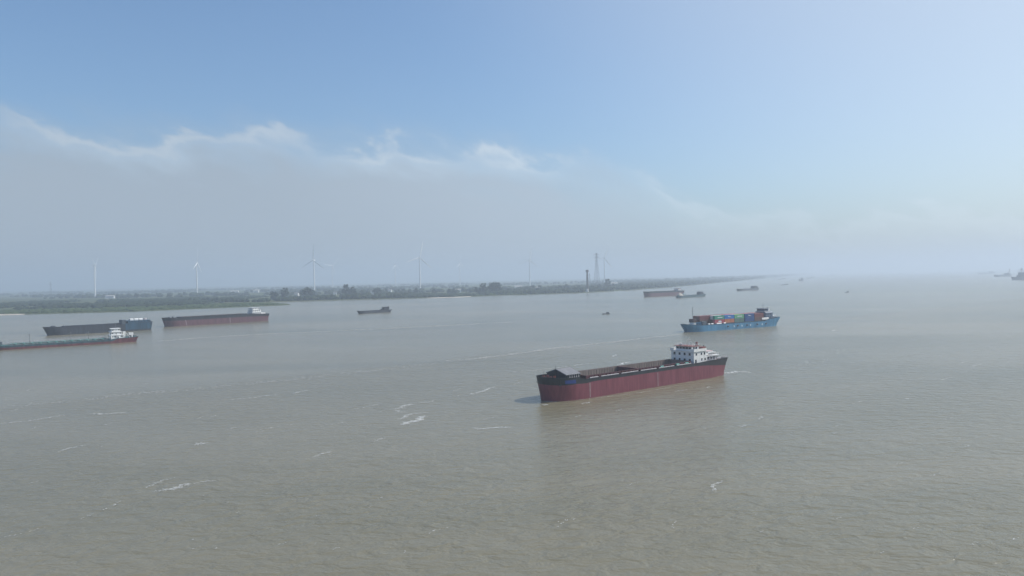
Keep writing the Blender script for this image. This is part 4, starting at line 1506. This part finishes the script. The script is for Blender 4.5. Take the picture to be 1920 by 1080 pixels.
for k, (px, dd, s_) in enumerate([(1000, 2350, 1.5), (1012, 2380, 1.3), (1047, 2300, 1.4), (1062, 2420, 1.5), (1085, 2350, 1.1), (1108, 2300, 1.2), (1124, 2450, 1.4), (1165, 2600, 1.2), (985, 2400, 1.2), (1150, 2650, 1.3), (780, 2250, 1.3), (815, 2250, 1.2), (842, 2230, 1.2)]):
    put_tree(k % 3, px, dd, s_, 'low bushy tree standing in the crowded riverside wood', 'trees of the riverside wood', sz=0.85)


def ico_template(sub, seed):
    bm = bmesh.new()
    bmesh.ops.create_icosphere(bm, subdivisions=sub, radius=1.0)
    v = np.array([p.co[:] for p in bm.verts])
    f = np.array([[q.index for q in p.verts] for p in bm.faces])
    bm.free()
    g = np.random.default_rng(seed)
    v *= (1 + g.uniform(-0.32, 0.28, size=(len(v), 1)))
    return v, f


TEMPL = [ico_template(2, k) for k in range(6)]


def clumps(name, pts, rad, hgt, m, label, seed, leaf=True):
    """many foliage clumps as one mass; pts (n,3), rad and hgt (n,)"""
    g = np.random.default_rng(seed)
    V, F, o = [], [], 0
    for i, p in enumerate(pts):
        v, f = TEMPL[g.integers(0, 6)]
        a = g.uniform(0, 6.28)
        c, s_ = math.cos(a), math.sin(a)
        q = np.column_stack([(v[:, 0] * c - v[:, 1] * s_) * rad[i], (v[:, 0] * s_ + v[:, 1] * c) * rad[i], (v[:, 2] * 0.62 + 0.42) * hgt[i]])
        V.append(q + p)
        F.append(f + o)
        o += len(v)
    ob = raw_mesh(name, np.concatenate(V), np.concatenate(F), m)
    tag(ob, label, None, kind='stuff')
    return ob


def shore_points(n, i0, i1, dmin, dmax, seed, power=1.0):
    """random points inland of the shoreline between the picture columns i0 and i1 of SHORE"""
    g = np.random.default_rng(seed)
    out = []
    pts = [at(x, y) for x, y in SHORE[i0:i1 + 1]]
    seg = np.array([(b - a).length for a, b in zip(pts[:-1], pts[1:])])
    cs = np.cumsum(seg) / seg.sum()
    for _ in range(n):
        k = int(np.searchsorted(cs, g.uniform()))
        a, b = pts[k], pts[k + 1]
        t = g.uniform()
        p = a.lerp(b, t)
        d = (b - a).normalized()
        nn = Vector((-d.y, d.x, 0))
        q = p + nn * (dmin + (dmax - dmin) * g.uniform() ** power)
        out.append((q.x, q.y, 1.2))
    return np.array(out)


i_neck = SHORE.index((506, 567.2))
# riverside wood from the point up river
p = shore_points(2300, i_neck, SHORE.index((1100, 549.2)), 16, 330, 3, 1.2)
g = np.random.default_rng(5)
hh = g.uniform(6, 12.5, len(p)) * (0.75 + 0.35 * np.sin(p[:, 0] * 0.011) * np.cos(p[:, 0] * 0.0043 + 1))
clumps('riverside_wood', p, g.uniform(3.5, 8, len(p)), hh, M_WOOD, 'long dark green wood lining the river bank', 9)
p = shore_points(1600, SHORE.index((1100, 549.2)), SHORE.index((1400, 525.6)), 16, 500, 13, 1.2)
clumps('riverside_wood', p, g.uniform(5, 11, len(p)), g.uniform(6, 13, len(p)), M_WOOD, 'wood running on up river in the haze', 19)
p = shore_points(700, SHORE.index((1400, 525.6)), len(SHORE) - 1, 20, 700, 15, 1.2)
clumps('riverside_wood', p, g.uniform(12, 26, len(p)), g.uniform(10, 20, len(p)), M_WOOD, 'faint end of the wood up river', 29)
# thicket behind the green meadow of the point
p = shore_points(2600, 0, SHORE.index((500, 574)), 240, 1100, 23, 0.9)
clumps('meadow_thicket', p, g.uniform(4, 9, len(p)), g.uniform(3.5, 7.5, len(p)), M_WOOD, 'dark low thicket behind the green shore meadow', 39)
p = shore_points(2600, 0, SHORE.index((535, 572.6)), 12, 250, 33, 1.0)
clumps('reed_bed', p, g.uniform(2.5, 6, len(p)), g.uniform(0.8, 2.6, len(p)), M_REED, 'green reeds and grass along the shore of the point', 49)
p = shore_points(300, SHORE.index((880, 556.6)), SHORE.index((1000, 552.4)), 14, 120, 35, 1.0)
clumps('reed_bed', p, g.uniform(3, 7, len(p)), g.uniform(2, 5, len(p)), M_REED, 'bright green bushes along the bank below the village', 59)
# far tree rows in the haze
P, RR, HH = [], [], []
for k in range(70):
    dd = g.uniform(2600, 7000)
    x0 = g.uniform(-0.78, 0.26) * dd
    ln = g.uniform(150, 700)
    an = g.uniform(-0.25, 0.25)
    n_ = int(ln / 13)
    for j in range(n_):
        t = g.uniform() * ln
        P.append((x0 + t * math.cos(an), dd + t * math.sin(an) + g.uniform(-12, 12), 1.2))
        RR.append(g.uniform(6, 12))
        HH.append(g.uniform(7, 15))
P = np.array(P)
# keep clear of the water: inland of the bank line
poly = [at(x, y) for x, y in SHORE]
sx = np.array([q.x for q in poly[i_neck:]])
sy = np.array([q.y for q in poly[i_neck:]])
ok = P[:, 1] > np.interp(P[:, 0], sx, sy, left=1500, right=1e9) + 150
clumps('far_tree_rows', P[ok], np.array(RR)[ok], np.array(HH)[ok], M_WOOD, 'rows of far trees dissolving in haze across the plain', 69)


# ------------------------------------------------------------------ foam on the water
def foam(lines, m, name, label, seed, fine=False):
    """lines: (pixel polyline, width m, flecks per metre, fleck size m, core) - flecks of foam lying on the water"""
    g = np.random.default_rng(seed)
    V, F, o = [], [], 0
    for pts, w, dens, fs, taper in lines:
        if fine:
            w, dens, fs = w * 1.25, dens * 3.0, fs * 0.55
        P = [at(x, y) for x, y in pts]
        seg = [(b - a).length for a, b in zip(P[:-1], P[1:])]
        tot = sum(seg)
        run = 0.0
        # density is patchy along the line
        ph = g.uniform(0, 6.28, 4)
        for a, b, sl in zip(P[:-1], P[1:], seg):
            d = (b - a).normalized()
            nn = Vector((-d.y, d.x, 0))
            for _ in range(max(1, int(sl * dens))):
                t = g.uniform()
                gl = (run + t * sl) / tot
                patch = 0.5 + 0.5 * math.sin(gl * 17 + ph[0]) * math.sin(gl * 41 + ph[1])
                prob = (math.sin(math.pi * min(max(gl, 0.02), 0.98)) ** taper) * (0.25 + 0.75 * patch)
                if g.uniform() > prob:
                    continue
                wob = 0.6 * w * math.sin(gl * 9 + ph[2]) + 0.3 * w * math.sin(gl * 29 + ph[3])
                p = a.lerp(b, t) + nn * (g.normal() * w * 0.5 + wob)
                ang = math.atan2(d.y, d.x) + g.normal() * 0.35
                l_, h_ = fs * g.uniform(0.7, 2.4), fs * g.uniform(0.25, 0.6)
                ca, sa = math.cos(ang), math.sin(ang)
                z = 0.03 + g.uniform(0, 0.05)
                k = 6
                for q in range(k):
                    th = 2 * math.pi * q / k
                    rx, ry = l_ * math.cos(th) * g.uniform(0.7, 1.1), h_ * math.sin(th) * g.uniform(0.7, 1.1)
                    V.append((p.x + rx * ca - ry * sa, p.y + rx * sa + ry * ca, z))
                F.append([o + q for q in range(k)])
                o += k
            run += sl
    ob = raw_mesh(name, V, F, m)
    tag(ob, label, None, kind='stuff')


foam([([(757, 797), (775, 790), (800, 780)], 1.0, 26, 0.35, 0.5), ([(738, 768), (760, 761), (778, 757)], 0.9, 12, 0.32, 0.6),
      ([(778, 757), (800, 754), (818, 751)], 0.5, 6, 0.28, 0.6), ([(750, 787), (760, 779), (772, 777), (800, 773)], 0.7, 10, 0.3, 0.6), ([(738, 768), (748, 772), (765, 773)], 0.7, 6, 0.3, 0.6),
      ([(884, 740), (905, 733), (930, 725)], 0.7, 9, 0.32, 0.5), ([(885, 803), (900, 805), (915, 802), (960, 802)], 0.6, 10, 0.3, 0.5),
      ([(296, 923), (320, 916), (345, 911), (362, 906)], 0.9, 22, 0.25, 0.7), ([(362, 906), (385, 903), (412, 900)], 0.4, 7, 0.2, 0.6),
      ([(262, 918), (290, 907), (325, 895)], 0.4, 7, 0.2, 0.7), ([(168, 776), (195, 776), (240, 774)], 0.8, 12, 0.32, 0.6),
      ([(0, 795), (60, 788), (125, 778)], 0.6, 6, 0.3, 0.5), ([(105, 848), (140, 838), (162, 834)], 0.5, 7, 0.26, 0.6),
      ([(362, 834), (374, 832), (388, 831)], 0.9, 14, 0.3, 0.6), ([(583, 858), (605, 851), (617, 848), (620, 845)], 0.4, 7, 0.24, 0.6),
      ([(1337, 922), (1338, 912), (1343, 906), (1354, 902)], 0.4, 12, 0.2, 0.6), ([(430, 750), (470, 746), (520, 740)], 0.6, 7, 0.32, 0.5),
      ([(548, 738), (562, 735), (576, 731)], 0.6, 7, 0.32, 0.5), ([(700, 828), (712, 824), (722, 821)], 0.4, 5, 0.25, 0.6),
      ([(1424, 787), (1428, 783), (1427, 780)], 0.3, 10, 0.2, 0.6), ([(1385, 798), (1392, 800), (1398, 797)], 0.3, 8, 0.22, 0.6),
      ([(1090, 757), (1100, 755.5), (1107, 754)], 0.5, 9, 0.3, 0.5), ([(1020, 760), (1025, 758)], 0.5, 16, 0.3, 0.4),
      ([(1160, 684), (1170, 681), (1178, 679)], 0.8, 12, 0.45, 0.5), ([(1148, 669), (1156, 665)], 0.6, 7, 0.4, 0.5),
      ([(1700, 748), (1702, 747)], 0.4, 12, 0.3, 0.4), ([(1560, 620), (1568, 619)], 0.8, 10, 0.5, 0.4), ([(1325, 727), (1330, 725)], 0.4, 8, 0.3, 0.4),
      ([(1265, 735), (1275, 732), (1290, 731)], 0.4, 5, 0.3, 0.6)],
     M_FOAM, 'whitecap_foam', 'small broken whitecaps scattered on the brown water', 4, fine=True)
foam([([(1356, 700), (1368, 698.5), (1385, 697.5), (1405, 697)], 1.5, 30, 0.4, 0.45), ([(1400, 697), (1450, 692), (1520, 681), (1600, 668)], 3.5, 2.0, 0.35, 0.9),
      ([(1020, 753), (1035, 753.2), (1060, 752)], 0.35, 10, 0.28, 0.4), ([(1060, 752), (1120, 746.5), (1200, 736), (1280, 722)], 0.3, 2.5, 0.25, 0.4)],
     M_FOAM, 'wake_foam', 'white wash trailing from the big carrier', 6, fine=True)
foam([([(1273, 626.7), (1140, 643), (1040, 652), (973, 661.7), (907, 671.7), (840, 677)], 2.6, 18, 0.38, 0.3),
      ([(840, 677), (773, 686.5), (707, 692), (660, 698), (583, 707), (500, 718), (333, 733), (200, 743), (0, 763)], 5.0, 7, 0.32, 0.25),
      ([(973, 603), (807, 612), (640, 620), (500, 626), (400, 632), (300, 640)], 3.5, 15, 0.5, 0.3),
      ([(1120, 680), (1060, 688), (1000, 694), (950, 699)], 1.2, 5, 0.4, 0.4), ([(1460, 700), (1560, 662), (1680, 634)], 6.0, 1.0, 0.35, 0.8),
      ([(230, 940), (200, 953), (150, 975)], 0.5, 3, 0.22, 0.6), ([(0, 1010), (60, 995), (100, 985)], 0.4, 3, 0.18, 0.6),
      ([(795, 1000), (820, 994), (840, 989)], 0.4, 4, 0.18, 0.6), ([(1258, 995), (1263, 985), (1266, 975)], 0.3, 4, 0.18, 0.6), ([(1040, 990), (1055, 978), (1085, 970)], 0.4, 3, 0.18, 0.6),
      ([(470, 810), (520, 800), (560, 795)], 0.5, 2.5, 0.25, 0.6), ([(650, 770), (690, 762), (720, 757)], 0.6, 3, 0.28, 0.6), ([(600, 800), (650, 791)], 0.5, 2.5, 0.25, 0.6)]
     + [([(x, y), (x + l * 0.5, y - l * 0.16), (x + l, y - l * 0.25)], 0.3, 4.0, 0.14 + 0.06 * (1040 - y) / 200, 0.7)
        for x, y, l in ((random.uniform(0, 1900), random.uniform(640, 1040), random.uniform(8, 30)) for _ in range(70))],
     M_STREAM, 'foam_streak', 'thin lines of foam drawn out along the current', 8)

# ------------------------------------------------------------------ haze
HAZE = 0.00024
mb = MB().box(-31000, 31000, -31000, 31000, -2.2, 245)
hz = mb.build('haze', bpy.data.materials.new('river_haze'))
hz['kind'] = 'stuff'
hz['label'] = 'pale blue grey haze over the river'
m = hz.data.materials[0]
m.use_nodes = True
t = m.node_tree
t.nodes.clear()
out = nd(t, 'ShaderNodeOutputMaterial')
pv = nd(t, 'ShaderNodeVolumePrincipled')
pv.inputs['Color'].default_value = (0.70, 0.80, 0.925, 1)
pv.inputs['Density'].default_value = HAZE
pv.inputs['Anisotropy'].default_value = 0.25
t.links.new(pv.outputs[0], out.inputs['Volume'])
